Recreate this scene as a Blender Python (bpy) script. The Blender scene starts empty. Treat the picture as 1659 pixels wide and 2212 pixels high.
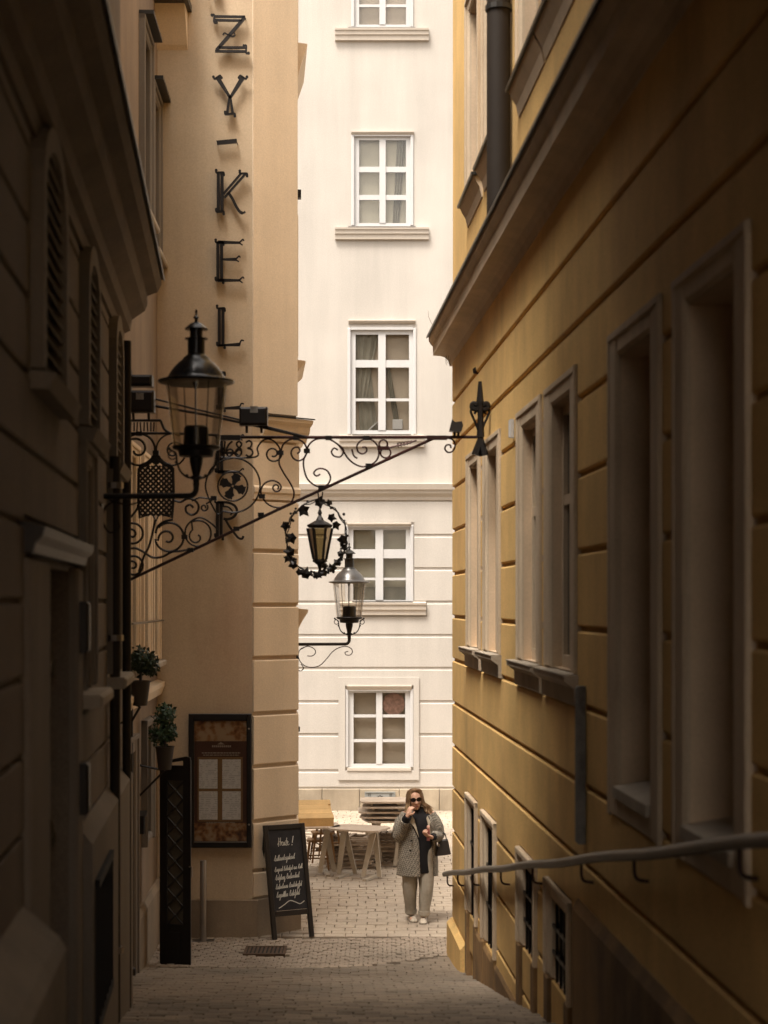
import bpy, bmesh, math, random
from mathutils import Vector, Matrix

random.seed(11)
R = math.radians
sc = bpy.context.scene
COL = sc.collection

# ---------------------------------------------------------------- camera, sky, sun, exposure
cam_d = bpy.data.cameras.new("camera")
cam = bpy.data.objects.new("camera", cam_d)
COL.objects.link(cam)
cam.location = (0, 0, 0)
cam.rotation_euler = (R(90), 0, 0)
cam_d.lens = 60.49
cam_d.sensor_width = 36
cam_d.shift_y = 0.0875
cam_d.clip_start = 0.1
cam_d.clip_end = 600
cam_d.dof.use_dof = True
cam_d.dof.focus_distance = 24.5
cam_d.dof.aperture_fstop = 2.2
sc.camera = cam

SUN_EL, SUN_AZ = R(65), R(-34)          # azimuth measured from -Y towards +X
to_sun = Vector((math.sin(SUN_AZ) * math.cos(SUN_EL), -math.cos(SUN_AZ) * math.cos(SUN_EL), math.sin(SUN_EL)))
world = bpy.data.worlds.new("World")
sc.world = world
world.use_nodes = True
wn, wl = world.node_tree.nodes, world.node_tree.links
wn.clear()
sky = wn.new("ShaderNodeTexSky")
sky.sky_type = 'NISHITA'
sky.sun_disc = False
sky.sun_elevation = SUN_EL
sky.sun_rotation = math.atan2(to_sun.x, to_sun.y)
sky.dust_density = 4.0
hs = wn.new("ShaderNodeHueSaturation")
hs.inputs["Saturation"].default_value = 0.12
tint = wn.new("ShaderNodeMixRGB")
tint.blend_type = 'MULTIPLY'
tint.inputs[0].default_value = 1.0
tint.inputs[2].default_value = (1.0, 0.92, 0.83, 1)
bg = wn.new("ShaderNodeBackground")
bg.inputs["Strength"].default_value = 0.13
wo = wn.new("ShaderNodeOutputWorld")
wl.new(sky.outputs[0], hs.inputs["Color"])
wl.new(hs.outputs[0], tint.inputs[1])
wl.new(tint.outputs[0], bg.inputs["Color"])
wl.new(bg.outputs[0], wo.inputs["Surface"])

sun_d = bpy.data.lights.new("sun", 'SUN')
sun_d.energy = 1.5
sun_d.angle = R(19)
sun_d.color = (1.0, 0.93, 0.84)
sun = bpy.data.objects.new("sun", sun_d)
COL.objects.link(sun)
sun.rotation_euler = (-to_sun).to_track_quat('-Z', 'Y').to_euler()

sc.view_settings.view_transform = 'Standard'
sc.view_settings.look = 'None'
sc.view_settings.gamma = 1.0
sc.view_settings.exposure = 1.65
sc.view_settings.use_curve_mapping = False
sc.render.engine = 'CYCLES'
sc.cycles.use_denoising = True
sc.cycles.max_bounces = 8
sc.cycles.diffuse_bounces = 5
sc.cycles.transparent_max_bounces = 16
sc.cycles.caustics_reflective = False
sc.cycles.caustics_refractive = False

# ---------------------------------------------------------------- measuring: a point read off the photograph (1659 px wide) at a depth Y
FD, CX, HZ = 3716.0, 829.5, 1299.3
def at(x, y, Y):
    return Vector(((x - CX) * Y / FD, Y, (HZ - y) * Y / FD))

# ---------------------------------------------------------------- object helpers
def wloc(o):
    v = Vector((0, 0, 0))
    while o is not None:
        v += o.location
        o = o.parent
    return v

def tag(o, label=None, cat=None, group=None, kind=None):
    if label: o["label"] = label
    if cat: o["category"] = cat
    if group: o["group"] = group
    if kind: o["kind"] = kind
    return o

def thing(name, loc, label, cat, group=None, kind=None):
    o = bpy.data.objects.new(name, None)
    o.empty_display_size = 0.1
    COL.objects.link(o)
    o.location = loc
    return tag(o, label, cat, group, kind)

def W(u, n, z):
    return Vector((u, n, z))

def frame(ox, oy, ux, uy, nx, ny):
    l = math.hypot(nx, ny); nx /= l; ny /= l
    return lambda u, n, z: Vector((ox + u * ux + n * nx, oy + u * uy + n * ny, z))

class MB:
    def __init__(self):
        self.v, self.f = [], []
    def add(self, vs, fs):
        b = len(self.v)
        self.v += [Vector(p) for p in vs]
        self.f += [tuple(i + b for i in q) for q in fs]
        return self
    def box(self, fr, u0, u1, n0, n1, z0, z1, c=0.0, ct=None, cb=None):
        """box in a frame; c chamfers all front edges, ct/cb only the top/bottom front edge"""
        if ct is None and cb is None and c == 0:
            vs = [fr(u, n, z) for z in (z0, z1) for n in (n0, n1) for u in (u0, u1)]
            return self.add(vs, [(0, 1, 3, 2), (4, 6, 7, 5), (0, 4, 5, 1), (2, 3, 7, 6), (0, 2, 6, 4), (1, 5, 7, 3)])
        ca = c
        t = c if ct is None else ct
        b = c if cb is None else cb
        m = max(t, b, ca)
        vs = [fr(u0, n0, z0), fr(u1, n0, z0), fr(u1, n0, z1), fr(u0, n0, z1),
              fr(u0, n1 - m, z0), fr(u1, n1 - m, z0), fr(u1, n1 - m, z1), fr(u0, n1 - m, z1),
              fr(u0 + ca, n1, z0 + b), fr(u1 - ca, n1, z0 + b), fr(u1 - ca, n1, z1 - t), fr(u0 + ca, n1, z1 - t)]
        fs = [(0, 1, 2, 3), (0, 4, 5, 1), (1, 5, 6, 2), (2, 6, 7, 3), (3, 7, 4, 0),
              (4, 8, 9, 5), (5, 9, 10, 6), (6, 10, 11, 7), (7, 11, 8, 4), (8, 11, 10, 9)]
        return self.add(vs, fs)
    def prism(self, fr, prof, u0, u1):
        """closed (n,z) profile swept from u0 to u1"""
        k = len(prof)
        vs = [fr(u0, n, z) for n, z in prof] + [fr(u1, n, z) for n, z in prof]
        fs = [(i, (i + 1) % k, k + (i + 1) % k, k + i) for i in range(k)]
        fs += [tuple(range(k)), tuple(range(2 * k - 1, k - 1, -1))]
        return self.add(vs, fs)
    def poly(self, pts, d):
        """closed outline extruded by the vector d"""
        k = len(pts); d = Vector(d)
        vs = [Vector(p) for p in pts] + [Vector(p) + d for p in pts]
        fs = [(i, (i + 1) % k, k + (i + 1) % k, k + i) for i in range(k)]
        fs += [tuple(range(k)), tuple(range(2 * k - 1, k - 1, -1))]
        return self.add(vs, fs)
    def tube(self, pts, r, seg=6, closed=False, squash=None):
        pts = [Vector(p) for p in pts]
        n = len(pts)
        rs = r if isinstance(r, (list, tuple)) else [r] * n
        vs, fs = [], []
        up = None
        for i, p in enumerate(pts):
            if closed:
                t = pts[(i + 1) % n] - pts[i - 1]
            else:
                t = pts[min(i + 1, n - 1)] - pts[max(i - 1, 0)]
            if t.length < 1e-9: t = Vector((0, 0, 1))
            t.normalize()
            if up is None:
                up = Vector((0, 1, 0)) if abs(t.y) < 0.9 else Vector((1, 0, 0))
            a = up - t * up.dot(t)
            if a.length < 1e-6: a = t.orthogonal()
            a.normalize(); up = a
            b = t.cross(a)
            for k in range(seg):
                an = 2 * math.pi * (k + .5) / seg
                vs.append(p + (a * math.cos(an) + b * math.sin(an)) * rs[i])
        m = n if closed else n - 1
        for i in range(m):
            j = (i + 1) % n
            for k in range(seg):
                k2 = (k + 1) % seg
                fs.append((i * seg + k, i * seg + k2, j * seg + k2, j * seg + k))
        if not closed:
            fs.append(tuple(range(seg - 1, -1, -1)))
            fs.append(tuple((n - 1) * seg + k for k in range(seg)))
        return self.add(vs, fs)
    def lathe(self, prof, c, seg=24, axis='z', caps=True):
        """profile [(r,h)] spun round an axis through c"""
        c = Vector(c); vs, fs = [], []
        for r, h in prof:
            r = max(r, 1e-4)
            for k in range(seg):
                an = 2 * math.pi * k / seg
                x, y = r * math.cos(an), r * math.sin(an)
                vs.append(c + (Vector((x, y, h)) if axis == 'z' else Vector((x, h, y)) if axis == 'y' else Vector((h, x, y))))
        for i in range(len(prof) - 1):
            for k in range(seg):
                k2 = (k + 1) % seg
                fs.append((i * seg + k, i * seg + k2, (i + 1) * seg + k2, (i + 1) * seg + k))
        if caps:
            fs.append(tuple(range(seg - 1, -1, -1)))
            fs.append(tuple((len(prof) - 1) * seg + k for k in range(seg)))
        return self.add(vs, fs)
    def loft(self, rings, closed=True, caps=True):
        k = len(rings[0]); vs = [p for r in rings for p in r]; fs = []
        m = k if closed else k - 1
        for i in range(len(rings) - 1):
            for j in range(m):
                j2 = (j + 1) % k
                fs.append((i * k + j, i * k + j2, (i + 1) * k + j2, (i + 1) * k + j))
        if caps and closed:
            fs.append(tuple(range(k - 1, -1, -1)))
            fs.append(tuple((len(rings) - 1) * k + j for j in range(k)))
        return self.add(vs, fs)
    def ball(self, c, r, seg=10, rings=6, rot=None):
        c = Vector(c)
        r = Vector((r, r, r)) if isinstance(r, (int, float)) else Vector(r)
        vs, fs = [], []
        for i in range(rings + 1):
            th = math.pi * i / rings
            s = max(math.sin(th), 1e-3)
            for k in range(seg):
                an = 2 * math.pi * k / seg
                p = Vector((r.x * s * math.cos(an), r.y * s * math.sin(an), r.z * math.cos(th)))
                if rot is not None: p = rot @ p
                vs.append(c + p)
        for i in range(rings):
            for k in range(seg):
                k2 = (k + 1) % seg
                fs.append((i * seg + k, i * seg + k2, (i + 1) * seg + k2, (i + 1) * seg + k))
        fs.append(tuple(range(seg))); fs.append(tuple(rings * seg + k for k in range(seg)))
        return self.add(vs, fs)
    def capsule(self, a, b, ra, rb, seg=12):
        a, b = Vector(a), Vector(b)
        d = (b - a).normalized()
        pts, rs = [], []
        for t in (-.98, -.8, -.45): pts.append(a + d * ra * t); rs.append(ra * math.sqrt(1 - t * t))
        pts.append(a); rs.append(ra); pts.append(b); rs.append(rb)
        for t in (.45, .8, .98): pts.append(b + d * rb * t); rs.append(rb * math.sqrt(1 - t * t))
        return self.tube(pts, rs, seg)
    def ribbon(self, pts, w, mp, n0, n1):
        """flat bar following a 2-D line; mp(x,y,n) maps to space, w = half width (number or list)"""
        k = len(pts)
        ws = w if isinstance(w, (list, tuple)) else [w] * k
        vs, fs = [], []
        for i, (x, y) in enumerate(pts):
            x0, y0 = pts[max(i - 1, 0)]; x1, y1 = pts[min(i + 1, k - 1)]
            dx, dy = x1 - x0, y1 - y0; l = math.hypot(dx, dy) or 1
            px, py = -dy / l * ws[i], dx / l * ws[i]
            vs += [mp(x - px, y - py, n0), mp(x + px, y + py, n0), mp(x + px, y + py, n1), mp(x - px, y - py, n1)]
        for i in range(k - 1):
            for j in range(4):
                j2 = (j + 1) % 4
                fs.append((i * 4 + j, i * 4 + j2, i * 4 + 4 + j2, i * 4 + 4 + j))
        fs += [(0, 3, 2, 1), tuple((k - 1) * 4 + j for j in range(4))]
        return self.add(vs, fs)
    def mesh(self, name, off=Vector((0, 0, 0)), smooth=False):
        me = bpy.data.meshes.new(name)
        me.from_pydata([tuple(p - off) for p in self.v], [], self.f)
        bm = bmesh.new(); bm.from_mesh(me)
        bmesh.ops.recalc_face_normals(bm, faces=bm.faces)
        bm.to_mesh(me); bm.free()
        if smooth:
            me.polygons.foreach_set("use_smooth", [True] * len(me.polygons))
        return me
    def build(self, name, mat, parent=None, smooth=False, loc=None):
        off = wloc(parent) if parent else Vector((0, 0, 0))
        base = Vector(loc) if loc is not None else off
        me = self.mesh(name, base, smooth)
        o = bpy.data.objects.new(name, me)
        COL.objects.link(o)
        if smooth == 'auto' or smooth is True:
            try:
                me.set_sharp_from_angle(angle=R(40))
            except Exception:
                pass
        if parent: o.parent = parent
        if loc is not None: o.location = base - off
        if mat: me.materials.append(mat)
        return o

def catmull(pts, k=6, closed=False):
    out = []
    n = len(pts)
    rng = n if closed else n - 1
    for i in range(rng):
        p = [pts[(i + d) % n] if closed else pts[min(max(i + d, 0), n - 1)] for d in (-1, 0, 1, 2)]
        for j in range(k):
            t = j / k
            out.append(tuple(0.5 * (2 * b + (c - a) * t + (2 * a - 5 * b + 4 * c - d) * t * t + (3 * b - a - 3 * c + d) * t ** 3)
                             for a, b, c, d in zip(*p)))
    if not closed: out.append(tuple(pts[-1]))
    return out

def spiral(cx, cy, r0, r1, a0, a1, k=26):
    """2-D spiral in picture sense (y down), angles in degrees"""
    return [(cx + (r0 + (r1 - r0) * i / k) * math.cos(R(a0 + (a1 - a0) * i / k)),
             cy + (r0 + (r1 - r0) * i / k) * math.sin(R(a0 + (a1 - a0) * i / k))) for i in range(k + 1)]

# ---------------------------------------------------------------- materials
def newmat(name):
    m = bpy.data.materials.new(name)
    m.use_nodes = True
    nt = m.node_tree
    b = nt.nodes["Principled BSDF"]
    return m, nt.nodes, nt.links, b

def ramp(nodes, stops):
    r = nodes.new("ShaderNodeValToRGB")
    r.color_ramp.elements[0].position = stops[0][0]; r.color_ramp.elements[0].color = stops[0][1]
    r.color_ramp.elements[1].position = stops[-1][0]; r.color_ramp.elements[1].color = stops[-1][1]
    for p, c in stops[1:-1]:
        e = r.color_ramp.elements.new(p); e.color = c
    return r

def g(v): return (v, v, v, 1)

def surf(name, col, rough=.85, blotch=.14, bscale=.7, streak=.12, rnd=.05, bump=.12, bumpscale=45., fine=.06,
         stain=None, stain_amt=0., stain_scale=.6, stain_lo=.52, stain_hi=.68, metallic=0., spec=.3, coord='pos'):
    """painted or plastered surface: blotches, run marks, speckle, a little piece-to-piece difference and relief"""
    m, N, L, b = newmat(name)
    b.inputs["Roughness"].default_value = rough
    b.inputs["Metallic"].default_value = metallic
    b.inputs["Specular IOR Level"].default_value = spec
    if coord == 'pos':
        src = N.new("ShaderNodeNewGeometry").outputs["Position"]
    else:
        src = N.new("ShaderNodeTexCoord").outputs["Object"]
    def nz(scale, detail, mapping=None):
        n = N.new("ShaderNodeTexNoise")
        n.inputs["Scale"].default_value = scale
        n.inputs["Detail"].default_value = detail
        n.inputs["Roughness"].default_value = .6
        if mapping:
            mp = N.new("ShaderNodeMapping"); mp.inputs["Scale"].default_value = mapping
            L.new(src, mp.inputs["Vector"]); L.new(mp.outputs[0], n.inputs["Vector"])
        else:
            L.new(src, n.inputs["Vector"])
        return n.outputs["Fac"]
    def rng(fac, lo, hi, a=.3, z=.7):
        r = N.new("ShaderNodeMapRange")
        r.inputs["From Min"].default_value = a; r.inputs["From Max"].default_value = z
        r.inputs["To Min"].default_value = lo; r.inputs["To Max"].default_value = hi
        L.new(fac, r.inputs["Value"]); return r.outputs[0]
    def mul(a, c):
        k = N.new("ShaderNodeMath"); k.operation = 'MULTIPLY'
        L.new(a, k.inputs[0]); L.new(c, k.inputs[1]); return k.outputs[0]
    v = rng(nz(bscale, 6), 1 - blotch, 1 + blotch * .6)
    if streak: v = mul(v, rng(nz(1.0, 4, (2.6, 2.6, .22)), 1 - streak, 1 + streak * .5))
    if fine: v = mul(v, rng(nz(bumpscale * 1.4, 2), 1 - fine, 1 + fine))
    if rnd:
        oi = N.new("ShaderNodeObjectInfo")
        v = mul(v, rng(oi.outputs["Random"], 1 - rnd, 1 + rnd, 0, 1))
    base = N.new("ShaderNodeRGB"); base.outputs[0].default_value = (*col, 1)
    cur = base.outputs[0]
    if stain is not None:
        mx = N.new("ShaderNodeMixRGB")
        mx.inputs[2].default_value = (*stain, 1)
        L.new(cur, mx.inputs[1])
        f1 = rng(nz(stain_scale, 7, (1, 1, .6)), 0, stain_amt, stain_lo, stain_hi)
        L.new(f1, mx.inputs[0]); cur = mx.outputs[0]
    mm = N.new("ShaderNodeVectorMath"); mm.operation = 'SCALE'
    L.new(cur, mm.inputs[0]); L.new(v, mm.inputs["Scale"])
    L.new(mm.outputs[0], b.inputs["Base Color"])
    if bump:
        bp = N.new("ShaderNodeBump")
        bp.inputs["Strength"].default_value = bump
        bp.inputs["Distance"].default_value = .02
        L.new(nz(bumpscale, 5), bp.inputs["Height"])
        L.new(bp.outputs[0], b.inputs["Normal"])
    return m

def plain(name, col, rough=.5, metallic=0., spec=.5):
    return surf(name, col, rough=rough, blotch=.12, bscale=6, streak=0, rnd=.04, bump=.05, bumpscale=80, fine=.05, metallic=metallic, spec=spec, coord='obj')

def glass(name, tintc=(1, 1, 1), refl=.5, rough=.03, fk=1.0):
    m, N, L, b = newmat(name)
    N.remove(b)
    out = N["Material Output"]
    tr = N.new("ShaderNodeBsdfTransparent"); tr.inputs[0].default_value = (*tintc, 1)
    gl = N.new("ShaderNodeBsdfGlossy"); gl.inputs["Roughness"].default_value = rough
    fr = N.new("ShaderNodeFresnel"); fr.inputs[0].default_value = 1.5
    k = N.new("ShaderNodeMath"); k.operation = 'MULTIPLY_ADD'
    k.inputs[1].default_value = fk; k.inputs[2].default_value = refl
    mx = N.new("ShaderNodeMixShader")
    L.new(fr.outputs[0], k.inputs[0]); L.new(k.outputs[0], mx.inputs[0])
    L.new(tr.outputs[0], mx.inputs[1]); L.new(gl.outputs[0], mx.inputs[2])
    L.new(mx.outputs[0], out.inputs["Surface"])
    return m

M = {}
M['white_plaster'] = surf("white_plaster", (.515, .48, .435), blotch=.07, streak=.09, rnd=.02, bump=.1, fine=.1)
M['white_trim'] = surf("white_trim", (.52, .465, .40), blotch=.05, streak=.05, rnd=.02, bump=.06)
M['white_paint'] = surf("white_paint", (.56, .555, .55), rough=.5, blotch=.04, streak=.05, rnd=.02, bump=.03)
M['facade_stone'] = surf("facade_stone", (.42, .35, .26), blotch=.2, bscale=1.5, streak=.2, rnd=.08, bump=.2, stain=(.16, .12, .07), stain_amt=.6)
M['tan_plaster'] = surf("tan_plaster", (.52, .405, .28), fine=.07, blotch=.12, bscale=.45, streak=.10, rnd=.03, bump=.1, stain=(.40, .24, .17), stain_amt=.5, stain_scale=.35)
M['tan_trim'] = surf("tan_trim", (.74, .59, .42), fine=.07, blotch=.1, streak=.1, rnd=.03)
M['shaded_side_plaster'] = surf("shaded_side_wall_plaster", (.27, .195, .13), fine=.08, blotch=.15, streak=.15, rnd=.03, bump=.12, stain=(.18, .13, .10), stain_amt=.6)  # set-back side wall: shade is put into the colour, darker than the tan plaster
M['tan_stone'] = surf("tan_stone", (.30, .23, .16), blotch=.22, bscale=1.6, streak=.15, rnd=.08, bump=.25, stain=(.12, .09, .06), stain_amt=.6)
M['ochre'] = surf("ochre_plaster", (.74, .485, .185), fine=.11, blotch=.2, bscale=.9, streak=.10, rnd=.07, bump=.14, stain=(.48, .29, .12), stain_amt=.6, stain_scale=.9, stain_lo=.48, stain_hi=.7)
M['ochre_groove'] = surf("ochre_groove", (.56, .35, .13), blotch=.2, streak=.1, rnd=0, bump=.1)
M['ochre_trim'] = surf("beige_trim", (.58, .46, .325), fine=.06, blotch=.15, bscale=1.2, streak=.16, rnd=.05, bump=.1, stain=(.38, .28, .19), stain_amt=.5)
M['reveal'] = surf("pale_reveal_plaster", (.66, .50, .34), blotch=.15, bscale=1.2, streak=.16, rnd=.05, bump=.1, stain=(.40, .31, .22), stain_amt=.5)
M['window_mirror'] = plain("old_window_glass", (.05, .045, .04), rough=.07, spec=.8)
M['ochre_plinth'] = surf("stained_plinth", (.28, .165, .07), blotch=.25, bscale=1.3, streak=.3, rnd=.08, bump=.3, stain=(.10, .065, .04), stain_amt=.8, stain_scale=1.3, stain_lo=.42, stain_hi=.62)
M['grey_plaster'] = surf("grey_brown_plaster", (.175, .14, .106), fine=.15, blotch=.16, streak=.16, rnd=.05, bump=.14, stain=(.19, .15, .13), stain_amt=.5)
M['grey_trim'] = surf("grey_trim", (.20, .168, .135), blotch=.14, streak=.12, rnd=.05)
M['stone_ledge'] = surf("stone_ledge", (.24, .205, .165), blotch=.2, bscale=2, streak=.1, rnd=.1, bump=.25)
M['sill_stone'] = surf("sill_stone", (.44, .375, .295), blotch=.25, bscale=2.5, streak=.1, rnd=.1, bump=.25)
M['iron'] = plain("black_iron", (.018, .015, .014), rough=.42, metallic=.5)
M['iron_red'] = surf("rusty_iron", (.032, .014, .012), rough=.5, blotch=.3, bscale=3, streak=0, rnd=.1, bump=.1, stain=(.07, .018, .014), stain_amt=.6, stain_scale=2.0, metallic=.3)
M['lamp_black'] = plain("lamp_enamel", (.020, .021, .024), rough=.22, metallic=.2)
M['lamp_grey'] = plain("lamp_grey_enamel", (.13, .125, .12), rough=.3, metallic=.5)
M['lamp_inside'] = plain("lamp_reflector", (.16, .12, .05), rough=.5)
M['pipe'] = plain("dark_pipe", (.026, .019, .014), rough=.65, metallic=0., spec=.25)
M['sheet_metal'] = plain("dark_sheet_metal", (.045, .042, .038), rough=.4, metallic=.6)
M['steel'] = plain("brushed_steel", (.33, .30, .27), rough=.3, metallic=.9)
M['rail'] = surf("handrail_grey", (.13, .112, .09), rough=.45, blotch=.2, bscale=3, streak=0, rnd=.05, bump=.05, metallic=.2)
M['red_frame'] = plain("red_brown_paint", (.10, .028, .018), rough=.45)
M['dark_wood'] = surf("dark_carved_wood", (.035, .027, .022), rough=.5, blotch=.3, bscale=4, streak=.3, bump=.2, bumpscale=30)
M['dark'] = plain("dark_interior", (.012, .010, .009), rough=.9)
M['room'] = surf("room_interior", (.52, .485, .39), blotch=.12, bscale=.8, streak=.05, rnd=.12, bump=0)
M['room_brown'] = surf("room_interior_brown", (.52, .44, .35), blotch=.12, bscale=.8, streak=.05, rnd=.12, bump=0)
M['curtain'] = surf("curtain_cloth", (.25, .235, .19), blotch=.2, bscale=2, streak=.2, bump=.1)
M['pane'] = glass("window_glass", (1, 1, .99), refl=.02, fk=.6)
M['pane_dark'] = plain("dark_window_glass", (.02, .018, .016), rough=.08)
M['lamp_glass'] = glass("lamp_glass", (.90, .875, .84), refl=.02, rough=.05, fk=.55)
M['lantern_glass'] = glass("lantern_glass", (.42, .36, .24), refl=.05, rough=.15)

# ================================================================ THE PLACE
RW = frame(1.82, 0, -.0523, 1, -1, -.0523)         # right wall, u = Y
LW = frame(-.87, 0, -.0893, 1, 1, .0893)           # near left wall
L2 = frame(-2.036, 0, -.0324, 1, 1, .0324)         # set-back left wall
LF = frame(0, 20.5, 1, 0, 0, -1)                   # tan wall facing the camera, u = X
CH = frame(-1.57, 20.5, .731, .682, .682, -.731)   # its chamfered corner
BK = frame(-1.069, 20.97, -.075, 1, 1, .075)       # the wall beyond the corner
WF = frame(0, 33, 1, 0, 0, -1)                     # white facade, u = X
def yR(x): return 6763.0 / (x - 635)

def gz(Y):
    t = 18.7 - max(Y, 3.0)                                  # the slope eases out into the square
    return -4.0 + .08 * (t + math.sqrt(t * t + .36))
def gslope(Y): return (gz(Y + .05) - gz(Y - .05)) / .1

# ---------------------------------------------------------------- ground
M['ground'] = surf("ground_dust", (.15, .125, .10), blotch=.2, bscale=.5, streak=0, rnd=0, bump=.2)
M['joint'] = surf("sett_joint", (.165, .135, .105), blotch=.25, bscale=3, streak=0, rnd=0, bump=.3, bumpscale=90)
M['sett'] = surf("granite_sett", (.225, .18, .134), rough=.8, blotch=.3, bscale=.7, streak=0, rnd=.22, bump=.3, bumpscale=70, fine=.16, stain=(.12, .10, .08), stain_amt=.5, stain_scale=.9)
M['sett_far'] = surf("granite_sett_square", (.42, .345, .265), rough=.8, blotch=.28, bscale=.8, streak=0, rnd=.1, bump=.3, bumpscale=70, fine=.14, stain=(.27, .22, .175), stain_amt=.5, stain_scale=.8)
mb = MB()
mb.add([(-250, -250, -4.4), (250, -250, -4.4), (250, 350, -4.4), (-250, 350, -4.4)], [(0, 1, 2, 3)])
tag(mb.build("ground", M['ground']), kind="structure")

street = thing("street", (0, 15, gz(15)), None, None, kind="structure")
mb = MB()
ys = [-16, 3, 8, 13, 17] + [17.4 + .2 * k for k in range(14)] + [26, 46]
xs = [-9, 9]
vs = [(x, y, gz(y) - .03) for y in ys for x in (-9, 9)]
mb.add(vs, [(2 * i, 2 * i + 1, 2 * i + 3, 2 * i + 2) for i in range(len(ys) - 1)])
mb.build("bedding", M['joint'], street)

def sett_mesh(name, sx, sy, seed, mat):
    rr = random.Random(seed)
    m = MB(); e = .0025; t = .009
    j = lambda: rr.uniform(-.003, .003)
    bot = [(-sx / 2 + e, -sy / 2 + e), (sx / 2 - e, -sy / 2 + e), (sx / 2 - e, sy / 2 - e), (-sx / 2 + e, sy / 2 - e)]
    bot = [(a + j(), b + j()) for a, b in bot]
    top = [(a * (1 - 2 * t / sx), b * (1 - 2 * t / sy)) for a, b in bot]
    vs = [(a, b, -.06) for a, b in bot] + [(a, b, -.008) for a, b in bot] + [(a, b, rr.uniform(-.004, .002)) for a, b in top]
    fs = [(i, (i + 1) % 4, 4 + (i + 1) % 4, 4 + i) for i in range(4)]
    fs += [(4 + i, 4 + (i + 1) % 4, 8 + (i + 1) % 4, 8 + i) for i in range(4)] + [(8, 9, 10, 11)]
    m.add(vs, fs)
    me = m.mesh(name)
    me.materials.append(mat)
    return me, vs, fs

SX, SY = .192, .165
variants = [sett_mesh("sett", SX, SY, 40 + i, M['sett']) for i in range(8)]
slope_a = math.atan(-.16)
rot_s = Matrix.Rotation(slope_a, 3, 'X')
spots = []
def edge_y(x): return 18.45 + .27 * max(0., x + 1.1) ** 2     # curved edge between the slope and the small-stone band
row = 0
y = 10.6
while y < 19.6:
    xl = -.87 - .0893 * y if y < 13.6 else -2.036 - .0324 * y
    xr = 1.82 - .0523 * y
    x = xl - (SX * .5 if row % 2 else 0) + random.uniform(-.02, .02)
    while x < xr:
        if y < edge_y(x): spots.append((x, y))
        x += SX + .004
    y += SY * math.cos(slope_a) + .003
    row += 1
# those that show largest: nearest to the camera inside the picture
def inview(p):
    X, Y = p; Z = gz(Y)
    px = X * FD / Y + CX; py = HZ - Z * FD / Y
    return -20 < px < 1680 and py < 2230
near = [p for p in spots if inview(p)][:300]
nearset = set(near)
rest = MB()
for i, (x, y) in enumerate(spots):
    me, vs, fs = variants[(i * 5 + i // 7) % 8]
    dz = random.uniform(-.005, .005); a = random.uniform(-.03, .03)
    if (x, y) in nearset:
        o = bpy.data.objects.new("sett", me)
        COL.objects.link(o)
        o.parent = street
        o.location = Vector((x, y, gz(y) + dz)) - wloc(street)
        o.rotation_euler = (slope_a, random.uniform(-.015, .015), a)
    else:
        rm = Matrix.Rotation(math.atan(gslope(y)), 3, 'X') @ Matrix.Rotation(a, 3, 'Z')
        rest.add([rm @ Vector(v) + Vector((x, y, gz(y) + dz)) for v in vs], fs)
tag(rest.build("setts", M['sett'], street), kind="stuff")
# small-stone band where the slope meets the square, then the square itself
band = MB(); sq = MB()
sv = [sett_mesh("pebble_sett", .10, .095, 70 + i, M['sett_far']) for i in range(4)]
fv = [sett_mesh("square_sett", .25, .185, 90 + i, M['sett_far']) for i in range(6)]
y, row = 18.4, 0
while y < 20.45:
    x = -2.8 + (.05 if row % 2 else 0)
    while x < 1.6:
        if -1.61 < x < -1.1 and 19.36 < y + .05 * math.sin(x * 2.2) < 19.9:
            x += .105; continue                              # room for the drain grate
        if y > edge_y(x) + .1 and x > -2.75 and (y < 19.45 and x < 1.0 or y >= 19.45):
            _, vs, fs = random.choice(sv)
            a = random.uniform(-.12, .12); dz = random.uniform(-.006, .006)
            rm = Matrix.Rotation(a, 3, 'Z')
            band.add([rm @ Vector(v) + Vector((x, y + .05 * math.sin(x * 2.2), gz(y) + dz)) for v in vs], fs)
        x += .105
    y += .10; row += 1
y, row = 20.62, 0
while y < 33:
    x = -2.9 + (.126 if row % 2 else 0) + random.uniform(-.03, .03)
    while x < 4.2:
        if x > -1.3 or y < 20.9:
            _, vs, fs = random.choice(fv)
            a = random.uniform(-.015, .015); dz = random.uniform(-.004, .004)
            rm = Matrix.Rotation(a, 3, 'Z')
            sq.add([rm @ Vector(v) + Vector((x, y, gz(y) + dz)) for v in vs], fs)
        x += .254
    y += .188; row += 1
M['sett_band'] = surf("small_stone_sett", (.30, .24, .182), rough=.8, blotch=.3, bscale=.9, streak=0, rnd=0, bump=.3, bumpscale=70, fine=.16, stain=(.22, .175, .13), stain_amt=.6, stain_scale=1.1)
tag(band.build("setts", M['sett_band'], street), kind="stuff")
tag(sq.build("setts", M['sett_far'], street), kind="stuff")

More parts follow.
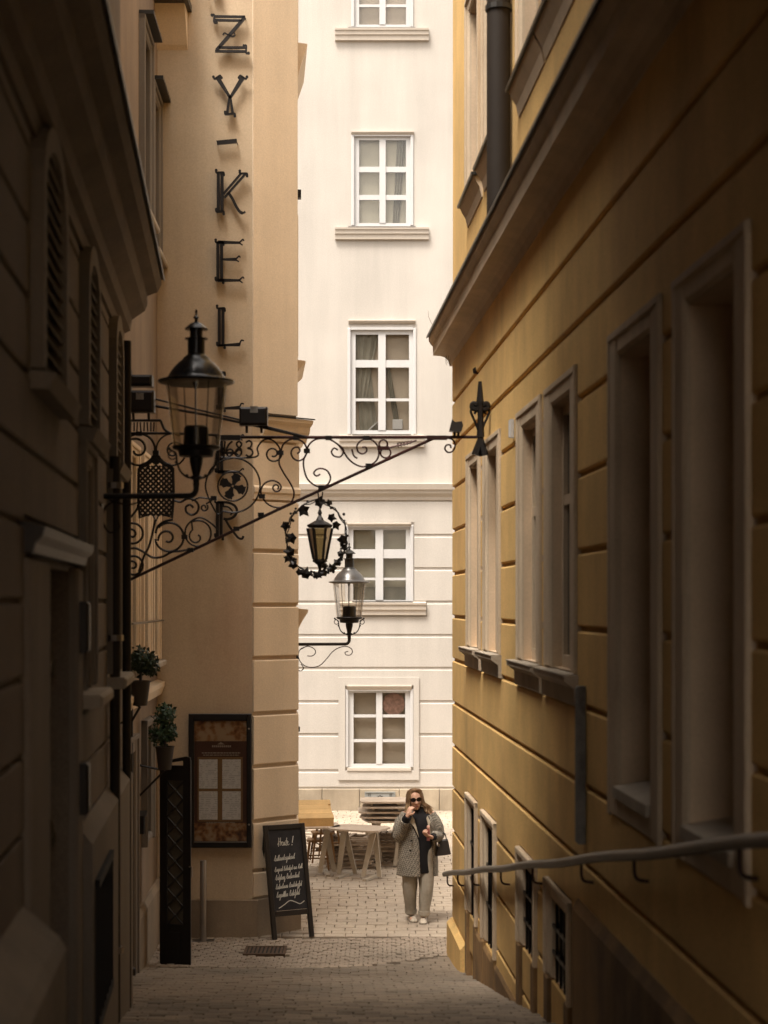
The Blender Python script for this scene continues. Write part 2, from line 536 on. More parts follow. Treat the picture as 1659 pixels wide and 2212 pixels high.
# ---------------------------------------------------------------- wall helpers
def wall_sheet(fr, u0, u1, z0, z1, holes, n=0., depth=.3, rev=None):
    """wall face with openings and their reveals"""
    m = MB()
    us = sorted({u0, u1} | {h[0] for h in holes} | {h[1] for h in holes})
    zs = sorted({z0, z1} | {h[2] for h in holes} | {h[3] for h in holes})
    us = [u for u in us if u0 <= u <= u1]; zs = [z for z in zs if z0 <= z <= z1]
    for i in range(len(us) - 1):
        for j in range(len(zs) - 1):
            cu, cz = (us[i] + us[i + 1]) / 2, (zs[j] + zs[j + 1]) / 2
            if any(h[0] < cu < h[1] and h[2] < cz < h[3] for h in holes): continue
            m.add([fr(us[i], n, zs[j]), fr(us[i + 1], n, zs[j]), fr(us[i + 1], n, zs[j + 1]), fr(us[i], n, zs[j + 1])], [(0, 1, 2, 3)])
    for a, b, c, d in holes:
        q = [(a, c), (b, c), (b, d), (a, d)]
        for k in range(4):
            (p, r), (s, t) = q[k], q[(k + 1) % 4]
            m.add([fr(p, n, r), fr(s, n, t), fr(s, n - depth, t), fr(p, n - depth, r)], [(0, 1, 2, 3)])
        if rev:                                             # plaster lining of this opening
            e = .006; rm = MB()
            for k in range(4):
                (p, r), (s, t) = q[k], q[(k + 1) % 4]
                i0, i1 = [(p + (e if p == a else -e), r + (e if r == c else -e)), (s + (e if s == a else -e), t + (e if t == c else -e))]
                rm.add([fr(i0[0], n + .01, i0[1]), fr(i1[0], n + .01, i1[1]), fr(i1[0], n - depth, i1[1]), fr(i0[0], n - depth, i0[1])], [(0, 1, 2, 3)])
            rm.build("reveal", rev[1], rev[0])
    return m

def courses(parent, fr, u0, u1, breaks, blocks, proud, groove, mat, name="course", ch=.012):
    """rusticated bands between the z breaks, cut round the blocks (u0,u1,z0,z1)"""
    for z0, z1 in zip(breaks[:-1], breaks[1:]):
        a, b = z0 + groove / 2, z1 - groove / 2
        cuts = sorted({u0, u1} | {min(max(v, u0), u1) for k in blocks for v in k[:2]})
        run = None
        def flush(r):
            if r: r.build(name, mat, parent)
        for p, q in zip(cuts[:-1], cuts[1:]):
            if q - p < 1e-4: continue
            mid = (p + q) / 2
            segs = [(a, b)]
            for k in blocks:
                if k[0] < mid < k[1]:
                    ns = []
                    for s, t in segs:
                        if k[3] <= s or k[2] >= t: ns.append((s, t)); continue
                        if k[2] > s: ns.append((s, k[2]))
                        if k[3] < t: ns.append((k[3], t))
                    segs = ns
            segs = [(s, t) for s, t in segs if t - s > .015]
            if not segs:
                flush(run); run = None; continue
            if run is None: run = MB()
            for s, t in segs:
                run.box(fr, p, q, -.01, proud, s, t, c=0., ct=ch if abs(t - b) < 1e-6 else 0., cb=ch if abs(s - a) < 1e-6 else 0.)
        flush(run)

def casement(parent, fr, u0, u1, z0, z1, cols, rows, n, fmat, pmat, fw=.07, bw=.04, th=.06, name="window"):
    """a window: the frame is the part, its panes are sub-parts. cols/rows are pane extents"""
    m = MB()
    m.box(fr, u0, u1, n - th, n, z0, rows[0][0]); m.box(fr, u0, u1, n - th, n, rows[-1][1], z1)
    m.box(fr, u0, cols[0][0], n - th, n, rows[0][0], rows[-1][1]); m.box(fr, cols[-1][1], u1, n - th, n, rows[0][0], rows[-1][1])
    for (a, b), (c, d) in zip(cols[:-1], cols[1:]):
        m.box(fr, b, c, n - th, n + .012, rows[0][0], rows[-1][1])
    for (a, b), (c, d) in zip(rows[:-1], rows[1:]):
        for p, q in cols:
            m.box(fr, p, q, n - th, n - .006, b, c)
    w = m.build(name, fmat, parent, loc=fr((u0 + u1) / 2, n, z0))
    for a, b in cols:
        for c, d in rows:
            p = MB(); p.box(fr, a, b, n - th * .6, n - th * .6 + .006, c, d)
            p.build("pane", pmat, w)
    return w

def surround(fr, u0, u1, z0, z1, w, wt, wb, n1, n0=-.02, c=.02, fl=.02):
    """moulded band round an opening"""
    m = MB()
    for s in ((u0 - w, u0, z0 - wb, z1 + wt), (u1, u1 + w, z0 - wb, z1 + wt)):
        m.box(fr, s[0], s[1], n0, n1, s[2], s[3], c=c)
    m.box(fr, u0, u1, n0, n1 - .004, z1, z1 + wt, c=c)
    if wb > 0: m.box(fr, u0, u1, n0, n1 - .004, z0 - wb, z0, c=c)
    # outer fillet
    e = .045
    for s in ((u0 - w - .004, u0 - w + e, z0 - wb, z1 + wt), (u1 + w - e, u1 + w + .004, z0 - wb, z1 + wt)):
        m.box(fr, s[0], s[1], n0, n1 + fl, s[2], s[3], c=.008)
    m.box(fr, u0 - w - .004, u1 + w + .004, n0, n1 + fl + .002, z1 + wt - e, z1 + wt + .004, c=.008)
    return m

# ---------------------------------------------------------------- yellow building on the right
yb = thing("yellow_building", (.9, 18, gz(18)), "ochre yellow rendered building with grooved courses and overhanging cornice lining the right side", "building")
GF = [(16.75, 17.57, -.46, 1.36), (15.15, 15.99, -.46, 1.36), (12.68, 13.55, -.46, 1.36), (11.12, 12.01, -.46, 1.36),
      (8.61, 9.52, -1.02, 1.36), (6.98, 7.86, -1.02, 1.36), (3.9, 4.8, -1.02, 1.36)]
BS = [(17.0, 17.6, -3.18, -2.09), (15.44, 16.12, -3.18, -2.09), (12.88, 13.52, -2.70, -2.07), (11.3, 12.0, -2.62, -2.07)]
UP = [(16.62, 17.55, 4.15, 6.0), (15.08, 16.0, 4.15, 6.0), (12.55, 13.5, 4.15, 6.0), (11.1, 12.05, 4.15, 6.0)]
HT = 9.0
wall_sheet(RW, -4, 19.5, -4.5, HT, GF + BS + UP, rev=(yb, M['reveal'])).build("wall", M['ochre_groove'], yb)
mb = MB(); mb.box(RW, -4, 19.5, -9, -.31, -4.5, HT)
# end wall towards the square
mb.add([RW(19.5, 0, -4.5), RW(19.5, -9, -4.5), RW(19.5, -9, HT), RW(19.5, 0, HT)], [(0, 1, 2, 3)])
mb.build("rear_masonry", M['ochre'], yb)
PR = .026
zb = [2.247 - .4835 * k for k in range(12)][::-1]
brk = [-3.588] + zb + [2.74]
sw = .22
blocks = [(a - sw - .01, b + sw + .01, (-.67 if c > -.6 else -1.2), d + .15) for a, b, c, d in GF]
blocks += [(a - .2, b + .2, c - .02, d + .14) for a, b, c, d in BS]
blocks += [(3, 10.85, -4.6, -1.87)]
courses(yb, RW, 3.0, 19.5, brk, blocks, PR, .032, M['ochre'])
# upper storey render, cut round its windows
ub = [(a - .16, b + .16, c - .05, d + .16) for a, b, c, d in UP]
courses(yb, RW, 9.9, 19.5, [3.06, HT], ub, .02, 0, M['ochre'], name="render_coat", ch=.001)
# corner plinth and near plinth
mb = MB(); mb.prism(RW, [(-.02, -4.6), (.085, -4.6), (.085, -3.64), (.033, -3.588), (-.02, -3.588)], 17.98, 19.56)
mb.build("plinth", M['ochre'], yb)
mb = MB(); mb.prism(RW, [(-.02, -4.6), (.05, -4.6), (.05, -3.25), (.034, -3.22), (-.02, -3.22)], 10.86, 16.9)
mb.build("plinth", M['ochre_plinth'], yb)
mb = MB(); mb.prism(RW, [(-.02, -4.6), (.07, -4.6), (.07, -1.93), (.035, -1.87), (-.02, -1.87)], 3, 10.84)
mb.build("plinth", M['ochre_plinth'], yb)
# cornice with return at the corner
prof = [(-.05, 2.70), (.035, 2.70), (.05, 2.76), (.09, 2.80), (.14, 2.815), (.225, 2.82), (.230, 2.925), (.248, 2.94), (.275, 2.985), (.275, 3.03), (-.05, 3.05)]
mb = MB(); mb.prism(RW, prof, -4, 19.74)
mb.build("cornice", M['ochre_trim'], yb)
mb = MB(); mb.prism(RW, [(-.05, 3.052), (.29, 3.032), (.295, 3.018), (.30, 3.022), (.30, 3.045), (-.05, 3.12)], -4, 19.78)
mb.build("cornice_flashing", M['sheet_metal'], yb)
# ground-floor windows
for i, (a, b, c, d) in enumerate(GF):
    tall = c < -.6
    mu = (a + b) / 2
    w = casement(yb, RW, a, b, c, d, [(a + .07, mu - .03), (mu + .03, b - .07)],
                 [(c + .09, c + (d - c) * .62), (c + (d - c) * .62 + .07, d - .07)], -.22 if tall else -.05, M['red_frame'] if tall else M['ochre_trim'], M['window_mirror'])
    surround(RW, a, b, c, d, sw, .14, .18 if tall else 0, .042, fl=.007).build("surround", M['ochre_trim'], w)
    s = MB()
    if tall:
        s.prism(RW, [(-.23, c - .02), (-.01, c - .05), (.06, c - .06), (.06, c + .0), (-.23, c + .045)], a + .004, b - .004)
    else:
        s.prism(RW, [(-.23, -.50), (.0, -.67), (.05, -.66), (.055, -.55), (.115, -.505), (.115, -.475), (-.23, -.44)], a - sw - .05, b + sw + .05)
    s.build("sill", M['sill_stone'], w)
    if not tall:
        s = MB(); s.box(RW, a - sw - .03, b + sw + .03, .05, .125, -.470, -.462)
        s.build("sill_flashing", M['sill_stone'], w)
# basement windows with iron bars
for i, (a, b, c, d) in enumerate(BS):
    m = MB(); k = 4
    for j in range(1, k): m.tube([RW(a + (b - a) * j / k, .012, c), RW(a + (b - a) * j / k, .012, d)], .011, 5)
    for j in (1, 2): m.box(RW, a, b, .004, .02, c + (d - c) * j / 3 - .012, c + (d - c) * j / 3 + .012)
    w = m.build("basement_window", M['iron'], yb)
    p = MB(); p.box(RW, a + .007, b - .007, -.014, -.006, c + .007, d - .007); p.build("pane", M['pane_dark'], w)
    surround(RW, a, b, c, d, .19, .12, .0, .04).build("surround", M['ochre_trim'], w)
    for q in ((a - .19, a - .004), (b + .004, b + .19)):
        s = MB(); s.box(RW, q[0], q[1], -.02, .055, gz((a + b) / 2) - .4, c - .003, c=.01); s.build("jamb_foot", M['ochre_plinth'], w)
# upper windows
for i, (a, b, c, d) in enumerate(UP):
    mu = (a + b) / 2
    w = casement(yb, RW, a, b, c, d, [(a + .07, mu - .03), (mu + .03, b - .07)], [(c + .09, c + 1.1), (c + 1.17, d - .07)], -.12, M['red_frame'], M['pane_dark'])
    surround(RW, a, b, c, d, .15, .15, 0, .05).build("surround", M['ochre_trim'], w)
    s = MB(); s.prism(RW, [(-.2, 3.9), (.03, 3.86), (.05, 3.95), (.09, 4.02), (.11, 4.06), (-.2, 4.09)], a - .22, b + .22)
    s.build("sill", M['ochre_trim'], w)
    s = MB(); s.prism(RW, [(-.2, 4.095), (.13, 4.063), (.135, 4.09), (-.2, 4.13)], a - .25, b + .25)
    s.build("sill_flashing", M['sheet_metal'], w)
# downpipe and its clips
mb = MB(); mb.tube([RW(14.22, .13, 3.02), RW(14.22, .13, HT)], .098, 14)
dp = mb.build("downpipe", M['pipe'], yb, smooth=True)
for z in (4.9, 6.6, 8.4):
    mb = MB(); mb.lathe([(.112, -.02), (.112, .02)], RW(14.22, .13, z), 14); mb.build("pipe_clip", M['sheet_metal'], dp)
# weathered cable cover
cc = MB()
cc.box(RW, 10.56, 10.64, .03, .085, -1.49, -.52, c=.012)
M['peeling'] = surf("peeling_grey_paint", (.22, .205, .185), blotch=.35, bscale=6, streak=.2, rnd=0, bump=.3, stain=(.05, .04, .035), stain_amt=.9, stain_scale=4)
o = cc.build("cable_cover", M['peeling'], None, loc=RW(10.59, .03, -1.49))
tag(o, "peeling grey vertical cable cover fixed on the yellow wall below the paired windows", "cable cover")

# ---------------------------------------------------------------- tan building with the lettering
tb = thing("tan_building", (-1.57, 20.5, -4), "tan plastered corner building with chamfered edge that carries the iron lettering", "building")
TH = 8.2
L2W = [(18.62, 19.35, 4.3, 6.2), (19.68, 20.38, 4.1, 5.82), (17.35, 17.95, -.62, 1.5), (18.55, 19.15, -.62, 1.5), (19.6, 20.2, -.62, 1.5),
       (17.0, 17.7, -3.95, -1.55), (18.85, 19.5, -2.6, -1.4)]
wall_sheet(L2, 13.7, 20.5, -4.5, TH, L2W, depth=.22).build("wall", M['shaded_side_plaster'], tb)
mb = MB(); mb.box(L2, 13.7, 20.5, -6, -.24, -4.5, TH); mb.build("rear_masonry", M['tan_plaster'], tb)
mb = MB()
mb.add([LF(-2.70, 0, -4.5), LF(-1.57, 0, -4.5), LF(-1.57, 0, TH), LF(-2.70, 0, TH)], [(0, 1, 2, 3)])
mb.build("front_wall", M['tan_plaster'], tb)
CL = .685
mb = MB()
mb.add([CH(0, 0, -4.5), CH(CL, 0, -4.5), CH(CL, 0, TH), CH(0, 0, TH)], [(0, 1, 2, 3)])
mb.add([BK(0, 0, -4.5), BK(3, 0, -4.5), BK(3, 0, TH), BK(0, 0, TH)], [(0, 1, 2, 3)])
mb.add([BK(3, 0, -4.5), BK(3, -7, -4.5), BK(3, -7, TH), BK(3, 0, TH)], [(0, 1, 2, 3)])
mb.add([BK(3, 0, TH), BK(3, -7, TH), L2(13.7, -6, TH), L2(13.7, 0, TH), L2(20.5, 0, TH), CH(0, 0, TH), CH(CL, 0, TH)], [tuple(range(7))])
mb.build("corner_wall", M['tan_plaster'], tb)
cb = [-3.546, -3.21, -2.62, -1.968, -1.34, -.677, -.042, .603, 1.22]
for z0, z1 in zip(cb[:-1], cb[1:]):
    # a course wraps the chamfer: mitred box from the front edge round to the back wall
    a, b, p, c = z0 + .022, z1 - .022, .03, .012
    m = MB(); m.box(CH, .0, CL + .012, -.02, p, a, b, ct=c, cb=c, c=0); m.build("course", M['tan_trim'], tb)
    m = MB(); m.box(BK, .012, 3, -.02, p * .9, a, b, ct=c, cb=c, c=0); m.build("course", M['tan_trim'], tb)
# plain render above the string course on the chamfer
m = MB(); m.box(CH, .0, CL + .006, -.02, .02, 2.26, TH); m.build("render_coat", M['tan_trim'], tb)
m = MB(); m.prism(CH, [(-.02, 1.225), (.035, 1.225), (.035, 1.29), (.05, 1.31), (.05, 1.36), (.02, 1.39), (.02, 1.90), (-.02, 1.90)], 0, CL + .03); m.build("string_course", M['tan_trim'], tb)
kp = [(-.02, 1.93), (.035, 1.93), (.06, 2.0), (.10, 2.05), (.115, 2.12), (.16, 2.16), (.17, 2.20), (-.02, 2.23)]
m = MB(); m.prism(CH, kp, .12, CL + .13); m.prism(BK, kp, .02, 3); m.build("cornice", M['tan_trim'], tb)
m = MB(); m.prism(CH, [(-.02, 2.232), (.18, 2.205), (.185, 2.22), (-.02, 2.25)], .11, CL + .15); m.build("cornice_flashing", M['sheet_metal'], tb)
# base stones
for u0, u1 in ((-2.70, -2.16), (-2.155, -1.50)):
    m = MB(); m.box(LF, u0, u1, -.02, .035, -4.3, -3.55, c=.008); m.build("base_stone", M['tan_stone'], tb)
m = MB(); m.box(CH, .055, CL + .05, -.02, .04, -4.3, -3.55, c=.008); m.build("base_stone", M['tan_stone'], tb)
# hoods, sills and windows on the hidden side of the corner (their ends stand out past the edge)
def hood(z0, z1, out, u0=.9, nm="window_hood", mat='tan_trim'):
    m = MB(); m.prism(BK, [(-.02, z0), (.02, z0), (out * .5, z0 + (z1 - z0) * .45), (out, z1 - .03), (out, z1), (-.02, z1 + .02)], u0, u0 + 1.5)
    m.build(nm, M[mat], tb)
hood(6.52, 6.98, .15, .55)
hood(2.86, 3.02, .13, .6)
hood(-.38, -.1, .16, .5, "window_sill")
for z0, z1 in ((3.1, 4.9), (-.05, 1.1), (7.1, 8.6)):
    m = MB(); m.box(BK, .8, 1.8, -.02, .045, z0, z1, c=.01); m.build("window_shutter", M['tan_trim'], tb)
m = MB(); m.box(BK, .4, .52, 0, .07, 5.02, 5.12); m.build("hook", M['iron'], tb)
m = MB(); m.box(BK, .2, .26, 0, .05, -1.60, -1.54); m.build("hook", M['iron'], tb)
# corbelled bay at the top
m = MB()
bx0, bx1 = -2.70, -2.34
m.prism(lambda u, n, z: LF(u, n, z), [(-.02, 6.55), (.05, 6.62), (.30, 7.0), (.34, 7.05), (.40, 7.12), (.40, 8.6), (-.02, 8.6)], bx0, bx1)
m.build("corbel", M['tan_trim'], tb)
m = MB(); m.box(LF, bx0 - .01, bx1 + .05, -.02, .46, 7.02, 7.10); m.build("corbel_moulding", M['sheet_metal'], tb)
# windows of the side wall
for i, (a, b, c, d) in enumerate(L2W):
    up = i < 2; mu = (a + b) / 2
    if i < 5:
        w = casement(tb, L2, a, b, c, d, [(a + .06, mu - .025), (mu + .025, b - .06)], [(c + .08, (c + d) / 2), ((c + d) / 2 + .06, d - .06)], -.1, M['grey_trim'] if up else M['dark_wood'], M['pane_dark'])
        surround(L2, a, b, c, d, .12, .12, .06, .05).build("surround", M['grey_trim'] if up else M['tan_trim'], w)
        s = MB(); s.box(L2, a - .15, b + .15, -.02, .13, c - .13, c - .065, c=.015); s.build("sill", M['sill_stone'], w)
        if up:
            s = MB(); s.box(L2, a - .12, b + .12, -.02, .16, d + .125, d + .165); s.build("hood_flashing", M['sheet_metal'], w)
    elif i == 5:
        m = MB(); m.box(L2, a + .004, b - .004, -.14, -.09, c + .01, d - .004)
        for q in range(2):
            for k in range(3):
                zz = c + .2 + k * .76
                m.box(L2, a + .06 + q * .33, a + .31 + q * .33, -.1, -.065, zz, zz + .62, c=.025)
        dr = m.build("door", M['dark_wood'], tb)
        surround(L2, a, b, c, d, .16, .18, 0, .06).build("door_surround", M['grey_trim'], dr)
        m = MB(); m.tube([L2(a + .1, -.07, c + 1.05), L2(a + .1, -.03, c + 1.05), L2(a + .22, -.03, c + 1.05)], .012, 6); m.build("handle", M['steel'], dr)
    else:
        w = casement(tb, L2, a, b, c, d, [(a + .06, b - .06)], [(c + .06, d - .06)], -.08, M['dark_wood'], M['pane_dark'])
        surround(L2, a, b, c, d, .1, .1, .08, .05).build("surround", M['grey_trim'], w)
m = MB(); m.tube([L2(17.1, .09, -.22), L2(20.3, .09, -.22)], .012, 6); m.build("flower_rail", M['steel'], tb)
m = MB(); m.prism(L2, [(-.02, -4.6), (.06, -4.6), (.06, -3.35), (.03, -3.28), (-.02, -3.28)], 17.9, 20.46); m.build("plinth", M['tan_stone'], tb)
m = MB(); m.prism(L2, [(-.02, -1.12), (.05, -1.10), (.09, -1.0), (.09, -.95), (-.02, -.92)], 13.8, 20.47); m.build("string_course", M['tan_trim'], tb)

# ---------------------------------------------------------------- grey building on the left
gb = thing("grey_building", (-1.9, 12, gz(12)), "shadowed grey-brown building with louvred arched windows and carved door along the left side", "building")
GH = 6.0
LV = [(7.4, 8.42, 1.0, 1.78), (9.75, 10.55, 1.0, 1.78), (12.1, 12.85, 1.0, 1.78)]
LO = [(9.75, 10.3, -.5, .78), (11.95, 12.6, -.5, .78)]
DOOR = (7.86, 9.25, -2.6, .16)
HATCH = (9.75, 10.95, -2.45, -1.58)
wall_sheet(LW, -4, 13.6, -4.5, GH, LV + LO + [DOOR, HATCH], depth=.22).build("wall", M['grey_plaster'], gb)
mb = MB(); mb.box(LW, -4, 13.6, -8, -.23, -4.5, GH)
mb.add([LW(13.6, 0, -4.5), LW(13.6, -1, -4.5), LW(13.6, -1, GH), LW(13.6, 0, GH)], [(0, 1, 2, 3)])
mb.build("rear_masonry", M['grey_plaster'], gb)
blk = [(a - .13, b + .13, c - .1, d + .5) for a, b, c, d in LV] + [(a - .14, b + .14, c - .1, d + .16) for a, b, c, d in LO]
blk += [(7.05, 9.6, -4.6, .36), (HATCH[0] - .05, HATCH[1] + .05, HATCH[2], HATCH[3] + .05)]
zl = [-1.27 + .318 * k for k in range(11)] + [2.0]
courses(gb, LW, 2.5, 13.6, zl, blk, .024, .026, M['grey_plaster'], ch=.006)
lp = [(-.05, 2.02), (.03, 2.02), (.03, 2.13), (.075, 2.15), (.09, 2.24), (.19, 2.31), (.21, 2.36), (.21, 2.43), (.29, 2.46), (.32, 2.52), (.32, 2.56), (-.05, 2.60)]
mb = MB(); mb.prism(LW, lp, -4, 13.66); mb.build("cornice", M['grey_plaster'], gb)
mb = MB(); mb.prism(LW, [(-.05, 2.605), (.335, 2.565), (.345, 2.55), (.345, 2.58), (-.05, 2.64)], -4, 13.7); mb.build("cornice_flashing", M['sheet_metal'], gb)
mb = MB(); mb.prism(LW, [(-.02, -4.6), (.10, -4.6), (.10, -1.36), (.025, -1.27), (-.02, -1.27)], 9.62, 13.6); mb.build("plinth", M['grey_trim'], gb)
mb = MB(); mb.prism(LW, [(-.02, -4.6), (.20, -4.6), (.20, -1.42), (.17, -1.37), (.0, -1.22), (-.02, -1.22)], 2.0, 7.02); mb.build("plinth", M['stone_ledge'], gb)
for a, b, c, d in LV:
    r = (b - a) / 2; mu = (a + b) / 2
    arc = [(mu + r * math.cos(t), d + r * .62 * math.sin(t)) for t in [math.pi * k / 14 for k in range(15)]]
    m = MB()
    # lunette recess board and frame
    m.poly([LW(u, .026, z) for u, z in [(b, d)] + arc[1:-1] + [(a, d)]], LW(0, .006, 0) - LW(0, 0, 0))
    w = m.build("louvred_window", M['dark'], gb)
    m = MB()
    path = [(a - .0, c)] + [(a, c + (d - c) * k / 3) for k in range(1, 3)] + arc[::-1] + [(b, d - (d - c) * k / 3) for k in range(1, 4)]
    mp = lambda x, y, n: LW(x, n, y)
    m.ribbon(path, .055, mp, .0, .075); m.build("surround", M['grey_trim'], w)
    m = MB(); m.prism(LW, [(-.1, c - .09), (.1, c - .10), (.13, c - .03), (-.1, c)], a - .12, b + .12); m.build("sill", M['grey_trim'], w)
    k = 11
    for j in range(k + 5):
        z = c + .03 + j * (d - c) / k
        hw = r - .05
        if z > d:
            q = (z - d) / (r * .62)
            if q > .9: continue
            hw = (r - .05) * math.sqrt(1 - q * q)
        s = MB(); s.prism(LW, [(.0, z + .048), (.008, z + .056), (.062, z + .008), (.054, z)], mu - hw, mu + hw)
        s.build("slat", M['grey_trim'], w)
for a, b, c, d in LO:
    mu = (a + b) / 2
    w = casement(gb, LW, a, b, c, d, [(a + .05, mu - .02), (mu + .02, b - .05)], [(c + .06, c + .75), (c + .8, d - .05)], -.1, M['grey_trim'], M['pane_dark'])
    surround(LW, a, b, c, d, .13, .13, 0, .05).build("surround", M['grey_trim'], w)
    s = MB(); s.box(LW, a - .17, b + .17, -.02, .16, c - .10, c - .02, c=.02); s.build("sill", M['sill_stone'], w)
# carved door
a, b, c, d = DOOR
m = MB(); m.box(LW, a + .004, b - .004, -.2, -.13, c, d - .004)
dr = m.build("door", M['dark_wood'], gb)
mu = (a + b) / 2
for q in range(2):
    u0 = a + .05 + q * (mu - a); u1 = u0 + (mu - a) - .1
    for z0, z1 in ((-2.35, -1.75), (-1.68, -.75), (-.68, .06)):
        m = MB(); m.box(LW, u0, u1, -.14, -.10, z0, z1, c=.03); m.box(LW, u0 + .09, u1 - .09, -.12, -.075, z0 + .09, z1 - .09, c=.03)
        for k in range(4):
            m.ball(LW((u0 + u1) / 2 + (k - 1.5) * .1, -.075, (z0 + z1) / 2 + .03 * (-1) ** k), (.03, .045, .06), 8, 5)
        m.build("door_panel", M['dark_wood'], dr)
m = MB(); m.box(LW, 7.08, 7.84, -.02, .05, -2.9, .18, c=.015); m.box(LW, 9.27, 9.58, -.02, .05, -2.9, .18, c=.015); m.build("door_jamb", M['grey_trim'], dr)
m = MB(); m.prism(LW, [(-.02, .2), (.06, .2), (.07, .24), (.10, .27), (.11, .31), (-.02, .34)], 7.05, 9.62); m.build("door_canopy", M['dark_wood'], dr)
m = MB(); m.ball(LW(mu + .07, -.06, -1.15), .03, 8, 6); m.build("door_knob", M['steel'], dr)
for z in (-.14, -1.02):
    m = MB(); m.box(LW, 9.34, 9.5, .05, .10, z - .14, z + .14, c=.015); m.build("door_bell_box", M['dark_wood'], dr)
# basement hatch
a, b, c, d = HATCH
m = MB()
for k in range(7): m.box(LW, a + .02 + (b - a - .04) * k / 6 - .012, a + .02 + (b - a - .04) * k / 6 + .012, .11, .125, c, d)
m.box(LW, a, b, .105, .128, c, c + .05); m.box(LW, a, b, .105, .128, d - .05, d)
m.box(LW, a, b, .101, .106, c, d)
m.build("basement_hatch", M['dark'], gb)
mb = MB(); mb.tube([LW(11.85, .075, -4), LW(11.85, .075, 1.0)], .036, 10); dp = mb.build("downpipe", M['pipe'], gb, smooth=True)
mb = MB(); mb.tube([LW(13.2, .075, -4), LW(13.2, .075, 2.0)], .034, 10); mb.build("downpipe", M['pipe'], gb, smooth=True)
for z in (-2.4, -.25, .8):
    m = MB(); m.lathe([(.06, -.02), (.06, .02)], LW(11.85, .075, z), 10); m.build("pipe_clip", M['steel'], dp)

# ---------------------------------------------------------------- unseen block added over the lane to shade the near walls
pb = thing("shade_block", (0, 2, gz(2)), "added block over the lane, out of sight, that shades the near walls", "building")
m = MB(); m.box(W, -1.8, 1.6, 2.8, 9.6, 3.78, 12); m.build("shade_block_body", M['grey_plaster'], pb)

# ---------------------------------------------------------------- white building across the square
wb = thing("white_building", (0, 33, -4), "bright cream-white facade closing the view with five stacked windows", "building")
k33 = 33 / FD
def ux(x): return (x - CX) * k33
def zz(y): return (HZ - y) * k33
WINS = [
    dict(o=(752, 887, 1491.5, 1657), c=[(763.7, 812.5), (825.8, 875.3)], r=[(1496.4, 1543.4), (1549.7, 1596.8), (1603, 1650)], hood=(749, 889, 1480, 1490), sill=None, room='room_brown'),
    dict(o=(752, 887, 1138, 1300), c=[(763, 811), (827.7, 876.7)], r=[(1144, 1186), (1205.5, 1247.6), (1253, 1296)], hood=(750, 888, 1130, 1137), sill=(733, 920, 1302, 1329), room='room'),
    dict(o=(757, 893, 712, 938), c=[(768, 817), (833, 883.6)], r=[(722, 777), (793, 860), (866, 929)], hood=(753, 897, 692, 699), sill=(733, 916, 942, 966), room='room_brown'),
    dict(o=(765, 887, 294, 488), c=[(775.7, 819.6), (833, 877)], r=[(302, 359), (371, 420), (431, 481)], hood=(759, 894, 285, 292), sill=(724, 926, 494, 519), room='room'),
    dict(o=(765, 887, -135, 59), c=[(775.7, 819.6), (833, 877)], r=[(-127, -70), (-58, 8), (14, 52)], hood=(759, 894, -144, -137), sill=(724, 926, 65, 90), room='room_brown'),
]
holes = []
for w in WINS:
    a, b, c, d = w['o']; holes.append((ux(a), ux(b), zz(d), zz(c)))
# the same windows repeat to both sides along the facade
OFF = [-2.7, 2.7]
allh = list(holes)
for dx in OFF:
    allh += [(h[0] + dx, h[1] + dx, h[2], h[3]) for h in holes]
wall_sheet(WF, -9, 9, -4.5, 14, allh, depth=.35).build("wall", M['white_plaster'], wb)
m = MB(); m.box(WF, -9, 9, -8, -1.2, -4.5, 14); m.build("rear_masonry", M['white_plaster'], wb)
rows = [zz(y) for y in (1703, 1665, 1587, 1516, 1444, 1373, 1301, 1229, 1157, 1082)]
bl = []
for dx in [0] + OFF:
    bl.append((ux(731) + dx, ux(905) + dx, zz(1684), zz(1463)))
    bl.append((ux(745) + dx, ux(895) + dx, zz(1300), zz(1128)))
    bl.append((ux(731) + dx, ux(922) + dx, zz(1332), zz(1299)))
courses(wb, WF, -9, 9, rows, bl, .018, .042, M['white_plaster'], ch=.016)
m = MB(); m.prism(WF, [(-.02, zz(1080)), (.03, zz(1080)), (.04, zz(1073)), (.10, zz(1066)), (.11, zz(1060)), (.14, zz(1058)), (.16, zz(1046)), (-.02, zz(1043))], -9, 9); m.build("string_course", M['white_trim'], wb)
x = -9.0 + .38
joints = [ux(v) for v in (696, 777, 863, 949)]
js = [joints[0] - .76 * k for k in range(9, 0, -1)] + joints + [joints[-1] + .76 * k for k in range(1, 10)]
for a, b in zip(js[:-1], js[1:]):
    m = MB(); m.box(WF, a + .004, b - .004, -.02, .06, -4.3, zz(1703.5), c=.01); m.build("base_stone", M['facade_stone'], wb)

